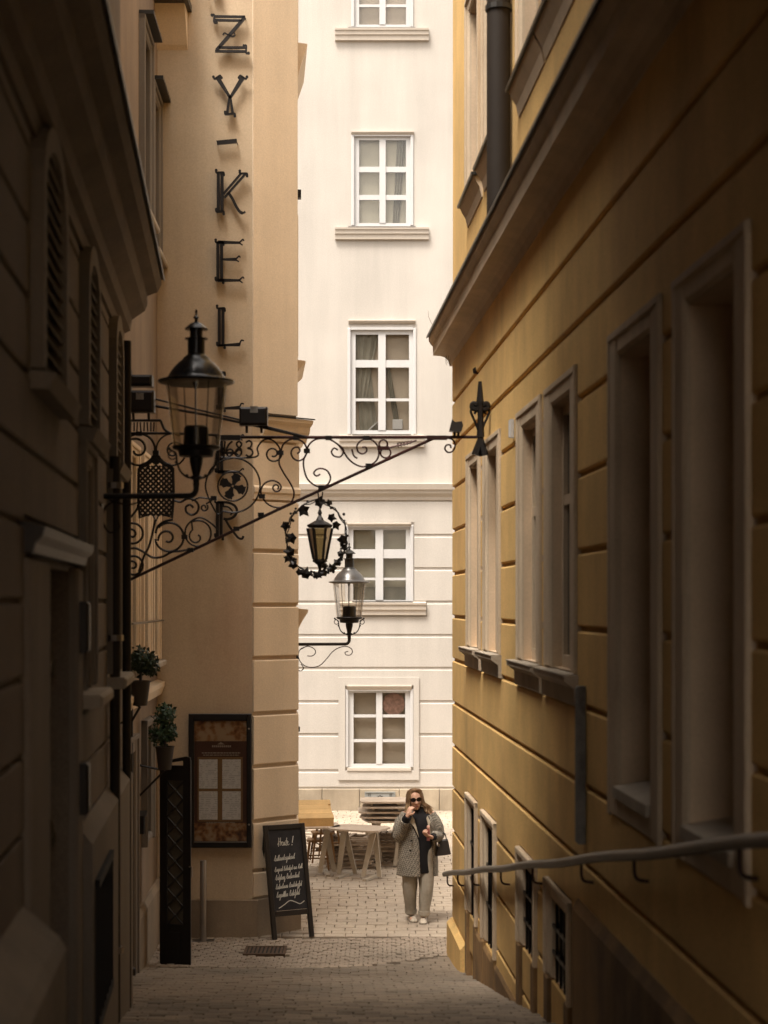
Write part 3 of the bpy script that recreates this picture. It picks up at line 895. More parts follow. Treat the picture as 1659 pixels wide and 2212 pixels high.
def facade_window(spec, dx, detail):
    a, b, c, d = spec['o']
    w = casement(wb, WF, ux(a) + dx, ux(b) + dx, zz(d), zz(c), [(ux(p) + dx, ux(q) + dx) for p, q in spec['c']],
                 [(zz(q), zz(p)) for p, q in spec['r']][::-1], -.03, M['white_paint'], M['pane'], th=.05)
    m = MB(); p, q, r, s = spec['hood']; m.prism(WF, [(-.02, zz(s)), (.03, zz(s)), (.07, zz(r) - .02), (.07, zz(r)), (-.02, zz(r) + .02)], ux(p) + dx, ux(q) + dx); m.build("hood", M['white_trim'], w)
    m = MB(); e = .055
    for t in ((ux(a) - e, ux(a) + .005), (ux(b) - .005, ux(b) + e)): m.box(WF, t[0] + dx, t[1] + dx, -.04, .03, zz(d), zz(c) + .03, c=.01)
    m.box(WF, ux(a) + dx + .006, ux(b) + dx - .006, -.04, .028, zz(c) - .005, zz(c) + .05); m.build("surround", M['white_paint'], w)
    if spec['sill']:
        p, q, r, s = spec['sill']
        m = MB(); m.prism(WF, [(-.02, zz(s)), (.07, zz(s) + .01), (.075, zz(s) + .09), (.10, zz(s) + .11), (.105, zz(r) - .045), (.125, zz(r) - .035), (.13, zz(r)), (-.02, zz(r) + .03)], ux(p) + dx, ux(q) + dx); m.build("sill", M['white_trim'], w)
        m = MB(); m.box(WF, ux(p) + dx + .25, ux(q) + dx - .25, -.03, .10, zz(r) + .012, zz(r) + .03); m.build("sill_flashing", M['steel'], w)
    else:
        m = MB(); m.box(WF, ux(731) + dx, ux(905) + dx, -.02, .05, zz(1684), zz(1664)); m.box(WF, ux(731) + dx, ux(a) + dx - e, -.02, .049, zz(1664), zz(1463))
        m.box(WF, ux(b) + dx + e, ux(905) + dx, -.02, .049, zz(1664), zz(1463)); m.box(WF, ux(a) + dx - e, ux(b) + dx + e, -.02, .049, zz(1480), zz(1463)); m.build("panel", M['white_plaster'], w)
        m = MB(); m.box(WF, ux(750) + dx, ux(888) + dx, -.02, .07, zz(1664), zz(1658)); m.build("sill", M['white_trim'], w)
    m = MB(); m.box(WF, ux(a) + dx, ux(b) + dx, -.16, -.14, zz(d), zz(c)); m.build("blind", M[spec['room']], w)
    return w
main = [facade_window(s, 0, True) for s in WINS]
for dx in OFF:
    for s in WINS: facade_window(s, dx, False)
# curtains, blind roll and things on the sill of the third window
def curtain(w, pts, n):
    m = MB(); top, bot = pts
    k = 12; ra, rb = [], []
    for i in range(k + 1):
        t = i / k; wv = .012 * math.sin(t * 19)
        ra.append(WF(ux(top[0] + (top[1] - top[0]) * t), n + wv, zz(top[2])))
        rb.append(WF(ux(bot[0] + (bot[1] - bot[0]) * t), n + wv, zz(bot[2])))
    m.loft([ra, rb], closed=False, caps=False); m.build("curtain", M['curtain'], w, smooth=True)
curtain(main[2], ((766, 818, 716), (766, 790, 862)), -.10)
curtain(main[2], ((768, 800, 790), (778, 816, 934)), -.115)
curtain(main[2], ((832, 842, 790), (850, 862, 905)), -.10)
m = MB(); m.box(WF, ux(848), ux(870), -.095, -.075, zz(926), zz(905), c=.01)
m.build("window_lamp", M['white_paint'], main[2])
m = MB(); m.tube([WF(ux(796), -.085, zz(928)), WF(ux(816), -.085, zz(910))], .012, 6); m.build("stick", M['white_paint'], main[2])
curtain(main[3], ((858, 876, 302), (848, 862, 482)), -.11)
m = MB(); m.box(WF, ux(764), ux(876), -.125, -.10, zz(1296), zz(1268)); m.build("radiator", M['curtain'], main[1])
M['seal'] = surf("faded_red_print", (.32, .19, .145), blotch=.4, bscale=14, streak=0, rnd=0, bump=0)
m = MB(); m.lathe([(.0, 0), (.215, 0), (.215, .004), (.0, .004)], WF(ux(850.5), -.058, zz(1521)), 24, axis='y'); m.build("round_sticker", M['seal'], main[0])
# ornamental vent in the base
M['vent'] = surf("blue_grey_vent_paint", (.30, .31, .30), blotch=.2, bscale=5, streak=.1, bump=.05, rough=.5)
vt = MB(); vt.box(WF, ux(790), ux(852), .06, .085, zz(1735), zz(1711), c=.006)
v = vt.build("ornamental_vent", M['vent'], wb)
m = MB()
m.box(WF, ux(788), ux(790), .055, .10, zz(1737), zz(1709)); m.box(WF, ux(852), ux(854), .055, .10, zz(1737), zz(1709))
m.box(WF, ux(790), ux(852), .055, .098, zz(1737), zz(1735)); m.box(WF, ux(790), ux(852), .055, .098, zz(1711), zz(1709)); m.build("vent_frame", M['vent'], v)
m = MB()
cu, cz = ux(821), zz(1723)
for k in range(8):
    t = math.pi * k / 4
    m.lathe([(.0, 0), (.014, 0), (.014, .004), (0, .004)], Vector((cu + .05 * math.cos(t), 33 - .092, cz + .05 * math.sin(t))), 6, axis='y')
for sx in (-1, 1):
    for sz in (-1, 1):
        for k in range(4):
            m.lathe([(.0, 0), (.010, 0), (.010, .004), (0, .004)], Vector((cu + sx * (.19 + .03 * (k % 2)), 33 - .092, cz + sz * (.05 + .028 * (k // 2)))), 6, axis='y')
m.build("vent_holes", M['dark'], v)

# ================================================================ THINGS
# ---------------------------------------------------------------- iron letters on the tan wall
def lm(x, y, n): return at(x, y, 20.5) + Vector((0, -n, 0))
def curl(m, x, y, r, a0, a1, w=1.0, dot=True):
    p = spiral(x, y, r, r * .55, a0, a1, 9)
    m.ribbon(p, w, lm, .055, .085)
    if dot: m.lathe([(0, -.012), (w * 1.7 * .0055, -.012), (w * 1.7 * .0055, .012), (0, .012)], lm(p[-1][0], p[-1][1], .07), 8, axis='y')
def bar(m, pts, w): m.ribbon(pts, [q * 1.5 for q in w] if isinstance(w, list) else w * 1.5, lm, .055, .085)
def serif(m, x, y, dx, dy, l, flip=1):
    """a cross stroke that ends in two opposite curls"""
    px, py = -dy, dx
    pts = catmull([(x - dx * l - px * 5 * flip, y - dy * l - py * 5 * flip), (x - dx * l, y - dy * l - py * 0), (x, y), (x + dx * l, y + dy * l), (x + dx * l + px * 5 * flip, y + dy * l + py * 5 * flip)], 4)
    bar(m, pts, 1.3)
    for q in (pts[0], pts[-1]):
        m.lathe([(0, -.012), (.017, -.012), (.017, .012), (0, .012)], lm(q[0], q[1], .07), 8, axis='y')
letters = []
def stem(m, x, y0, y1):
    bar(m, [(x, y0), (x, y1)], 2.2); bar(m, [(x + 8, y0), (x + 8, y1)], 2.2)
    serif(m, x + 3.5, y0, 1, 0, 8); serif(m, x + 3.5, y1, 1, 0, 8)
def fork(m, x, y):
    bar(m, catmull([(x - 2, y), (x + 2, y - 4), (x + 6, y - 7), (x + 8, y - 4)], 4), .9)
    bar(m, catmull([(x - 2, y), (x + 2, y + 3), (x + 5, y + 5)], 4), .9)
def Z():
    m = MB()
    bar(m, [(466, 40), (531, 41)], 1.6); bar(m, [(466, 48), (524, 49)], 1.6)
    bar(m, [(530, 42), (469, 113)], 2.3)
    bar(m, [(466, 115), (531, 115.5)], 1.6); bar(m, [(474, 107), (531, 107)], 1.6)
    serif(m, 464, 45, 0, 1, 8, -1); serif(m, 533, 111, 0, 1, 8, -1)
    bar(m, catmull([(483, 80), (486, 76), (491, 78), (499, 82), (505, 83), (509, 79), (507, 76)], 4), .9)
    return m
def Y():
    m = MB()
    bar(m, [(471, 171), (499, 216)], [3.2, 1.8]); bar(m, [(526, 171), (498, 216)], [3.2, 1.8])
    bar(m, [(497, 212), (492, 250)], [1.4, 2.0]); bar(m, [(499, 212), (504, 249)], [1.4, 2.0])
    serif(m, 471, 171, .86, -.5, 7); serif(m, 526, 171, .86, .5, 7, -1); serif(m, 498, 250, 1, -.08, 10)
    return m
def HY():
    m = MB(); bar(m, [(470, 312), (513, 308)], 3.0); return m
def K():
    m = MB(); stem(m, 473, 376, 460)
    bar(m, [(484, 422), (522, 378)], 1.5); bar(m, [(486, 430), (531, 379)], 1.5)
    serif(m, 527, 378, 1, .05, 8)
    bar(m, catmull([(495, 420), (503, 432), (511, 448), (519, 460), (526, 463), (531, 460)], 5), [2.0] * 20 + [1.2] * 6)
    return m
def E(y0, y1):
    m = MB(); stem(m, 472, y0, y1)
    h = y1 - y0
    bar(m, [(472, y0), (520, y0 + 1)], [2.4, 1.6]); bar(m, [(480, y0 + h * .45), (512, y0 + h * .45)], [1.3, 2.2]); bar(m, [(472, y1), (520, y1)], [2.4, 1.6])
    fork(m, 520, y0 + 1); fork(m, 512, y0 + h * .45); fork(m, 520, y1)
    return m
def Lt(y0, y1):
    m = MB(); stem(m, 475, y0, y1)
    bar(m, [(475, y1), (519, y1 - 2)], [1.2, 2.6])
    bar(m, catmull([(519, y1), (520, y1 - 6), (523, y1 - 11), (528, y1 - 10)], 4), 1.0)
    return m
def Rr():
    m = MB(); stem(m, 471, 1086, 1160)
    bar(m, catmull([(471, 1086), (492, 1086), (508, 1093), (513, 1105), (506, 1117), (494, 1122), (484, 1121)], 5), [1.8] * 31)
    bar(m, catmull([(480, 1094), (494, 1096), (503, 1105), (499, 1113)], 5), 1.2)
    bar(m, catmull([(488, 1122), (496, 1136), (506, 1150), (516, 1162), (524, 1164), (527, 1158)], 5), 1.6)
    return m
def Tp():
    m = MB(); stem(m, 466, -92, -6); bar(m, catmull([(452, -6), (449, -2), (452, 2), (457, 1)], 4), 1.2); return m
LG = "iron letters of the vertical sign"
for fn, ch, lab in ((Tp, "letter", "iron letter above the Z, cut off by the top edge, only its foot curl showing"),
                    (Z, "Z", "curled iron letter Z on the tan wall"), (Y, "Y", "curled iron letter Y below the Z on the tan wall"),
                    (HY, "hyphen", "plain iron hyphen between the letters Y and K on the tan wall"), (K, "K", "curled iron letter K on the tan wall below the hyphen"),
                    (lambda: E(526, 608), "E", "iron letter E directly below the K on the tan wall"), (lambda: Lt(668, 748), "L", "iron letter L beside the lantern's chimney on the tan wall"),
                    (lambda: Lt(806, 884), "L", "second iron letter L partly hidden behind the lantern's glass"), (lambda: E(946, 1020), "E", "lower iron letter E seen through the bracket beside the number 1683"),
                    (Rr, "R", "iron letter R lowest of the vertical sign, seen through the bracket scrolls")):
    m = fn()
    for q in range(2):                                      # stand-off pins into the wall
        p = m.v[q * 5 % len(m.v)]
        m.tube([Vector((p.x, 20.5, p.z)), Vector((p.x, 20.43, p.z))], .006, 5)
    zc = min(v.z for v in m.v); xc = sum(v.x for v in m.v) / len(m.v)
    o = m.build("sign_letter", M['iron'], None, loc=(xc, 20.5, zc))
    tag(o, lab, "letter", LG)

# ---------------------------------------------------------------- wrought-iron bracket across the lane
BY = 15.8
def bp(x, y, n=0.): return at(x, y, BY) + Vector((0, -n, 0))
br = thing("wrought_iron_bracket", bp(263, 1262), "large triangular wrought-iron sign bracket with scrolls, shield and date 1683 spanning the lane", "sign bracket")
def rod(name, pts, r, n=0., mat='iron_red', seg=6):
    m = MB(); m.tube([bp(x, y, n) for x, y in pts], r, seg)
    return m.build(name, M[mat], br, smooth=True)
rod("top_bar", [(474, 944), (700, 944.5), (1036, 944)], .014)
m = MB(); m.box(W, *[bp(474, 0).x, bp(520, 0).x], BY - .03, BY + .03, bp(0, 951).z, bp(0, 940).z); m.build("bar_clamp", M['iron'], br)
m = MB(); m.box(W, *[bp(922, 0).x, bp(966, 0).x], BY - .025, BY + .025, bp(0, 950).z, bp(0, 941).z); m.build("bar_clamp", M['iron_red'], br)
rod("brace", [(262, 1261), (600, 1101), (936, 947)], .014)
rod("wall_post", [(263, 842), (263, 1282)], .017, mat='iron')
m = MB(); m.ball(bp(263, 1282), .035, 10, 7); m.ball(bp(258, 841), .035, 10, 7); m.build("post_ball", M['iron'], br, smooth=True)
rod("upper_rail", [(263, 908), (347, 908)] + catmull([(347, 908), (351, 918), (356, 928), (368, 936)], 4)[1:], .012, mat='iron')
rod("upper_rail", [(263, 936), (372, 936), (474, 940)], .012, mat='iron')
m = MB()
for x in (275, 283, 290, 297, 303, 312, 318, 326, 333): m.tube([bp(x, 912), bp(x + random.uniform(-2, 2), 932)], .007, 5)
m.build("upper_pickets", M['iron'], br)
SC = [  # scrolls read off the photograph; each is one bent rod
    catmull([(266, 952), (283, 936.5)], 2) + spiral(301, 971, 34, 34, -120, 180, 30) + spiral(296, 971, 29, 7, 180, 520, 30),
    spiral(372, 971, 34, 34, 300, 60, 26) + spiral(376, 975, 28, 7, 60, -300, 26),
    catmull([(300, 1012), (306, 1004), (316, 1000), (328, 990), (337, 978)], 5), catmull([(374, 1012), (368, 1004), (358, 1000), (346, 990), (337, 978)], 5),
    spiral(503, 1048, 59, 59, -85, 110, 34) + catmull([(482, 1104), (470, 1110), (455, 1085)], 5)[1:] + catmull([(455, 1085), (444, 1050), (455, 1015), (480, 995), (503, 989)], 5)[1:],
    spiral(503, 1050, 32, 32, 0, 359, 34),
    catmull([(478, 988), (552, 987), (556, 968), (565, 954), (578, 948), (592, 953), (603, 966), (606, 978)], 5) + spiral(590, 980, 19, 5, 0, 480, 28),
    catmull([(606, 978), (603, 1000), (612, 1020), (626, 1042), (635, 1062), (631, 1082), (616, 1094), (596, 1096), (578, 1088), (566, 1072), (564, 1058), (572, 1044), (588, 1038), (602, 1043), (608, 1052)], 6) + spiral(597, 1053, 10, 4, 0, 420, 18),
    catmull([(606, 978), (612, 960), (625, 950), (640, 948), (656, 956), (663, 972), (658, 988), (646, 995), (634, 990), (629, 978), (634, 968), (644, 966), (648, 974), (642, 980)], 6),
    catmull([(663, 972), (668, 960), (680, 950), (697, 947), (714, 950), (730, 960), (742, 972), (736, 986), (722, 985), (716, 976), (722, 968), (730, 972)], 6),
    catmull([(663, 978), (656, 994), (657, 1014), (664, 1034), (678, 1047), (694, 1053)], 6), catmull([(694, 1053), (708, 1046), (714, 1032), (708, 1018), (696, 1012), (684, 1014), (678, 1022), (684, 1028), (692, 1024)], 6),
    catmull([(730, 960), (740, 972), (752, 990), (766, 1002), (782, 1008), (796, 1006)], 6),
    catmull([(796, 1006), (810, 998), (818, 984), (817, 966), (806, 952), (792, 948), (778, 953), (771, 964), (774, 976), (784, 980), (792, 974), (790, 966), (782, 966)], 6),
    catmull([(760, 970), (764, 984), (772, 990)], 4),
    spiral(828, 959, 9, 9, 0, 359, 16), spiral(833, 978, 11, 11, 0, 359, 16),
    catmull([(838, 968), (856, 963), (876, 959), (900, 951)], 4),
    catmull([(966, 946), (978, 950), (983, 962), (978, 974), (968, 977), (961, 970), (964, 962), (972, 961), (974, 968)], 6),
    catmull([(374, 1080), (390, 1084), (405, 1077), (420, 1080), (429, 1092), (426, 1106), (414, 1112), (403, 1106), (402, 1095), (411, 1090), (418, 1097)], 6),
    catmull([(414, 1082), (430, 1075), (445, 1076), (462, 1078)], 5) + spiral(441, 1096, 9, 3, -60, 400, 16),
    spiral(366, 1160, 31, 31, -140, 170, 30) + spiral(362, 1163, 20, 6, 170, 480, 22),
    spiral(428, 1152, 28, 28, 190, -120, 30) + spiral(425, 1160, 18, 5, -120, -420, 22),
    catmull([(399, 1160), (402, 1140), (414, 1125), (434, 1118), (456, 1130), (470, 1143)], 6),
    catmull([(336, 1152), (342, 1136), (356, 1126), (374, 1122)], 5),
    spiral(287, 1152, 22, 22, -150, 150, 22) + spiral(285, 1154, 14, 4, 150, 500, 18),
    spiral(289, 1221, 20, 20, -150, 150, 22) + spiral(287, 1222, 13, 4, 150, 480, 18),
    catmull([(266, 1200), (276, 1188), (292, 1184), (310, 1192), (330, 1204), (352, 1202), (372, 1192), (392, 1190), (412, 1186)], 5),
    catmull([(266, 1130), (280, 1120), (296, 1100), (298, 1090)], 5), catmull([(336, 1122), (330, 1150), (322, 1180), (312, 1200), (300, 1235)], 5),
]
for p in SC: rod("scroll", p, .0085 if p[0][0] > 380 else .011, mat='iron_red' if p[0][0] > 560 else 'iron', seg=5)
for x, y in ((606, 978), (663, 974), (796, 1006), (694, 1053), (566, 1072), (564, 1112), (640, 946), (710, 946), (792, 946), (399, 1160), (301, 937), (412, 1188), (337, 978), (462, 1076), (511, 1142)):
    m = MB(); m.box(W, bp(x, y).x - .028, bp(x, y).x + .028, BY - .022, BY + .022, bp(x, y).z - .02, bp(x, y).z + .02); m.build("collar", M['iron'], br)
m = MB()
for k in range(5):
    x = 858 + k * 6.5; m.tube([bp(x, 956 - k), bp(x + 3, 967 - k * 2)], .006, 4)
    m.tube([bp(x, 962 - k), bp(x + 5, 955 - k)], .006, 4)
m.build("feathered_arrow", M['iron_red'], br)
m = MB(); m.box(W, bp(815, 0).x, bp(840, 0).x, BY - .012, BY + .012, bp(0, 972).z, bp(0, 964).z); m.build("collar_plate", M['iron_red'], br)
# four-lobed leaf cross inside the ring
m = MB()
for k in range(4):
    t = R(22 + 90 * k); c, s = math.cos(t), math.sin(t)
    out = [(2, -3), (12, -6), (18, -11), (23, -8), (27, -10), (29, 0), (27, 10), (23, 8), (18, 11), (12, 6), (2, 3)]
    m.poly([bp(503 + a * c - b * s, 1050 + a * s + b * c, .01) for a, b in out], (0, .02, 0))
m.build("leaf_cross", M['iron'], br)
# pierced shield
m = MB()
o1 = [(300, 1012), (318, 1004), (337, 990), (356, 1004), (374, 1012), (375, 1078), (372, 1118), (345, 1108), (337, 1126), (329, 1108), (302, 1118), (299, 1078)]
m.tube([bp(x, y) for x, y in o1], .014, 6, closed=True)
def inshield(x, y): return 300 < x < 375 and 1003 + abs(x - 337) * .22 < y < 1116
for sg in (-1, 1):                                          # dense diagonal lattice
    for k in range(-12, 14):
        pts = [(337 + k * 11.5 + sg * t, 1062 + t) for t in range(-70, 71, 2)]
        pts = [p for p in pts if inshield(*p)]
        if len(pts) > 2: m.ribbon([pts[0], pts[-1]], 2.3, lambda x, y, n: bp(x, y, n), -.006 + sg * .002, .006 + sg * .002)
m.lathe([(0, -.01), (.05, -.01), (.05, .01), (0, .01)], bp(337, 992), 10, axis='y')
m.build("shield", M['iron'], br)
m = MB(); m.tube([bp(x, 952), bp(x, 988)] if False else [bp(486, 952), bp(484, 986)], .009, 5)
num = [catmull([(502, 953), (493, 962), (489, 974), (493, 984), (501, 982), (503, 974), (496, 970), (490, 975)], 5),
       catmull([(516, 953), (511, 958), (514, 965), (521, 971), (521, 981), (514, 985), (508, 980), (511, 972), (519, 965), (522, 958), (516, 953)], 5),
       catmull([(531, 956), (538, 952), (544, 957), (541, 966), (535, 968), (543, 971), (546, 979), (539, 986), (531, 982)], 5)]
for p in num: m.tube([bp(x, y) for x, y in p], .009, 5)
m.build("date_numerals", M['iron'], br)
rod("tension_rod", [(336, 863), (420, 884), (520, 908), (660, 944)], .009, .05, mat='iron')
rod("tension_rod", [(336, 878), (440, 896), (540, 918), (662, 945)], .012, .05, mat='iron')
rod("tension_rod", [(258, 842), (280, 846)], .012, 0, mat='iron')
# the wall end of the bar, forged as a crowned anchor
an = MB()
ay = 15.68
def ap(x, y, n=0.): return at(x, y, ay) + Vector((0, -n, 0))
an.tube([ap(1037, 824), ap(1037, 868)], [.016, .034], 6)
an.tube([ap(1037, 868), ap(1038, 900), ap(1038, 944)], [.036, .026, .036], 6)
an.tube([ap(1039, 944), ap(1028, 983)], [.026, .042], 6); an.tube([ap(1037, 944), ap(1046, 984)], [.026, .042], 6)
for s in (-1, 1):
    an.tube([ap(1037 + s * x, y) for x, y in catmull([(0, 878), (8, 884), (17, 880), (15, 872), (6, 874)], 5)], .024, 6)
    an.tube([ap(1037 + s * x, y) for x, y in catmull([(1, 938), (8, 918), (16, 900), (20, 888), (15, 882), (9, 888), (13, 894)], 5)], .012, 5)
an.lathe([(0, -.01), (.05, -.01), (.05, .01), (0, .01)], ap(1037, 876), 8, axis='y')
an.build("wall_anchor", M['iron'], br, smooth=True)

# floodlights on the bracket
def flood(name, x0, x1, y0, y1, label, top=None, n=.02):
    f = thing(name, bp((x0 + x1) / 2, y1), label, "floodlight", "floodlights on the iron bracket")
    a, b = bp(x0, y1, 0), bp(x1, y0, 0)
    Y0, Y1 = BY - .16 - n, BY - .02 - n
    m = MB(); fr = lambda u, q, z: Vector((u, -q, z))
    m.box(fr, a.x, b.x, -Y1, -Y0, a.z, b.z, c=.02); m.build("housing", M['iron'], f)
    m = MB(); m.box(fr, a.x + .10, a.x + .17, -Y0, -Y0 + .004, a.z + .11, a.z + .17); m.build("sticker", M['peeling'], f)
    for x in (a.x + .06, b.x - .06):
        m = MB(); m.tube([Vector((x, BY - .05 - n, a.z + .01)), Vector((x, BY - .03 - n, a.z - .06))], .012, 6); m.build("yoke_arm", M['iron'], f)
    return f
f = flood("floodlight", 520, 580, 883, 922, "square black floodlight beside the tan cornice on the bracket's tension rods")
f = flood("floodlight", 279, 340, 850, 896, "largest black floodlight near the left end of the iron bracket", n=.1)
m = MB(); a, b = bp(289, 839), bp(334, 815); m.box(lambda u, q, z: Vector((u, -q, z)), a.x, b.x, -BY + .05, -BY + .2, a.z, b.z, c=.02); m.build("ballast_box", M['iron'], f)
m = MB(); a, b = bp(262, 860), bp(283, 798); m.box(lambda u, q, z: Vector((u, -q, z)), a.x, b.x, -BY - .1, -BY, a.z, b.z, c=.02); m.build("mounting_plate", M['peeling'], f)
f = thing("floodlight", bp(985, 944), "small tilted grey floodlight on the bar's right end near the yellow corner", "floodlight", "floodlights on the iron bracket")
m = MB(); m.poly([bp(x, y, .06) for x, y in ((970, 931), (976, 907), (983, 913), (997, 911), (1000, 920), (996, 933), (983, 934))], (0, .12, 0)); m.build("housing", M['sheet_metal'], f)
for x in (982, 990):
    m = MB(); m.tube([bp(x, 932), bp(x, 944)], .012, 6); m.build("yoke_arm", M['iron'], f)

# hanging lantern in a wreath of iron vine leaves
hl = thing("wreathed_lantern", bp(690, 1245), "small black lantern hanging inside an iron vine-leaf wreath below the bracket", "lantern")
m = MB()
ring = [(684 + 66 * math.cos(t) * (1 if math.cos(t) < 0 else .97), 1162 + 80 * math.sin(t) + 3 * math.sin(5 * t)) for t in [2 * math.pi * k / 48 for k in range(48)]]
m.tube([bp(x + 2 * math.sin(k * 1.7), y, .02 * math.sin(k)) for k, (x, y) in enumerate(ring)], .007, 5, closed=True)
ring2 = [(684 + (64 + 3 * math.sin(k * .9)) * math.cos(2 * math.pi * k / 60), 1162 + (78 + 3 * math.cos(k * 1.1)) * math.sin(2 * math.pi * k / 60)) for k in range(60)]
m.tube([bp(x, y, .015 * math.cos(k * .8)) for k, (x, y) in enumerate(ring2)], .005, 5, closed=True)
m.build("vine", M['iron'], hl, smooth=True)
def vine_leaf(x, y, s, ang, tilt):
    out = []
    for k in range(10):
        r_ = s * (1.0 if k % 2 == 0 else .62) * (1.2 if k == 0 else (.8 if k in (4, 6) else 1))
        t = R(ang + 36 * k)
        out.append((x + r_ * math.cos(t), y + r_ * math.sin(t)))
    mm = MB()
    pts = [bp(a, b, .02 + .02 * math.sin(tilt + i)) for i, (a, b) in enumerate(out)]
    c = bp(x, y, .035)
    k = len(pts); back = [p + Vector((0, .008, 0)) for p in pts]
    mm.add([c] + pts, [(0, i + 1, (i + 1) % k + 1) for i in range(k)])
    mm.add([c + Vector((0, .012, 0))] + back, [(0, (i + 1) % k + 1, i + 1) for i in range(k)])
    mm.add(pts + back, [(i, (i + 1) % k, k + (i + 1) % k, k + i) for i in range(k)])
    mm.build("vine_leaf", M['iron'], hl)
for i, (x, y, s) in enumerate(((690, 1085, 13), (655, 1102, 14), (617, 1135, 11), (630, 1162, 13), (627, 1192, 13), (634, 1220, 11), (661, 1240, 13), (647, 1236, 9), (716, 1118, 10), (726, 1134, 10),
                               (741, 1166, 13), (744, 1182, 9), (700, 1237, 10), (716, 1228, 10), (728, 1215, 9), (736, 1196, 9), (686, 1242, 9), (702, 1222, 8), (622, 1206, 9), (712, 1086, 8))):
    vine_leaf(x, y, s * 1.12, i * 47, i)
m = MB()
for i in range(60):
    t = random.uniform(0, 2 * math.pi)
    x, y = 684 + 65 * math.cos(t), 1162 + 79 * math.sin(t)
    m.ball(bp(x + random.uniform(-7, 7), y + random.uniform(-7, 7), random.uniform(-.02, .03)), random.uniform(.009, .016), 6, 4)
tag(m.build("grape_beads", M['iron'], hl, smooth=True), kind="stuff")
lc = 691
m = MB()
k = BY / FD
m.lathe([(2 * k, bp(0, 1100).z), (5 * k, bp(0, 1108).z), (3 * k, bp(0, 1113).z), (9 * k, bp(0, 1124).z), (28 * k, bp(0, 1134).z), (27 * k, bp(0, 1137).z), (24 * k, bp(0, 1140).z), (2 * k, bp(0, 1141).z)], Vector((bp(lc, 0).x, BY, 0)), 6)
m.build("lantern_roof", M['iron'], hl)
m = MB()
top, bot = bp(0, 1141).z, bp(0, 1208).z
for j in range(6):
    t = math.pi * j / 3
    a = Vector((bp(lc, 0).x + 27 * k * math.cos(t), BY + 27 * k * math.sin(t), top)); b = Vector((bp(lc, 0).x + 14 * k * math.cos(t), BY + 14 * k * math.sin(t), bot))
    m.tube([a, b], .012, 5)
m.lathe([(15 * k, bot), (16 * k, bot - .02), (6 * k, bot - .05), (3 * k, bot - .09), (5 * k, bot - .12), (1 * k, bot - .16)], Vector((bp(lc, 0).x, BY, 0)), 8)
m.build("lantern_frame", M['iron'], hl)
for j in range(6):
    p = MB(); q = []
    for r_, z, t in ((26.5, top, j), (26.5, top, j + 1), (13.5, bot, j + 1), (13.5, bot, j)):
        q.append(Vector((bp(lc, 0).x + r_ * k * math.cos(math.pi * t / 3), BY + r_ * k * math.sin(math.pi * t / 3), z)))
    p.add(q, [(0, 1, 2, 3)]); p.build("pane", M['lantern_glass'], hl)
m = MB(); m.tube([bp(lc + 6, 1062), bp(lc + 4, 1085), bp(lc, 1100)], .006, 5); m.tube([bp(lc - 4, 1064), bp(lc - 2, 1085), bp(lc, 1100)], .006, 5); m.build("hanging_chain", M['iron'], hl)

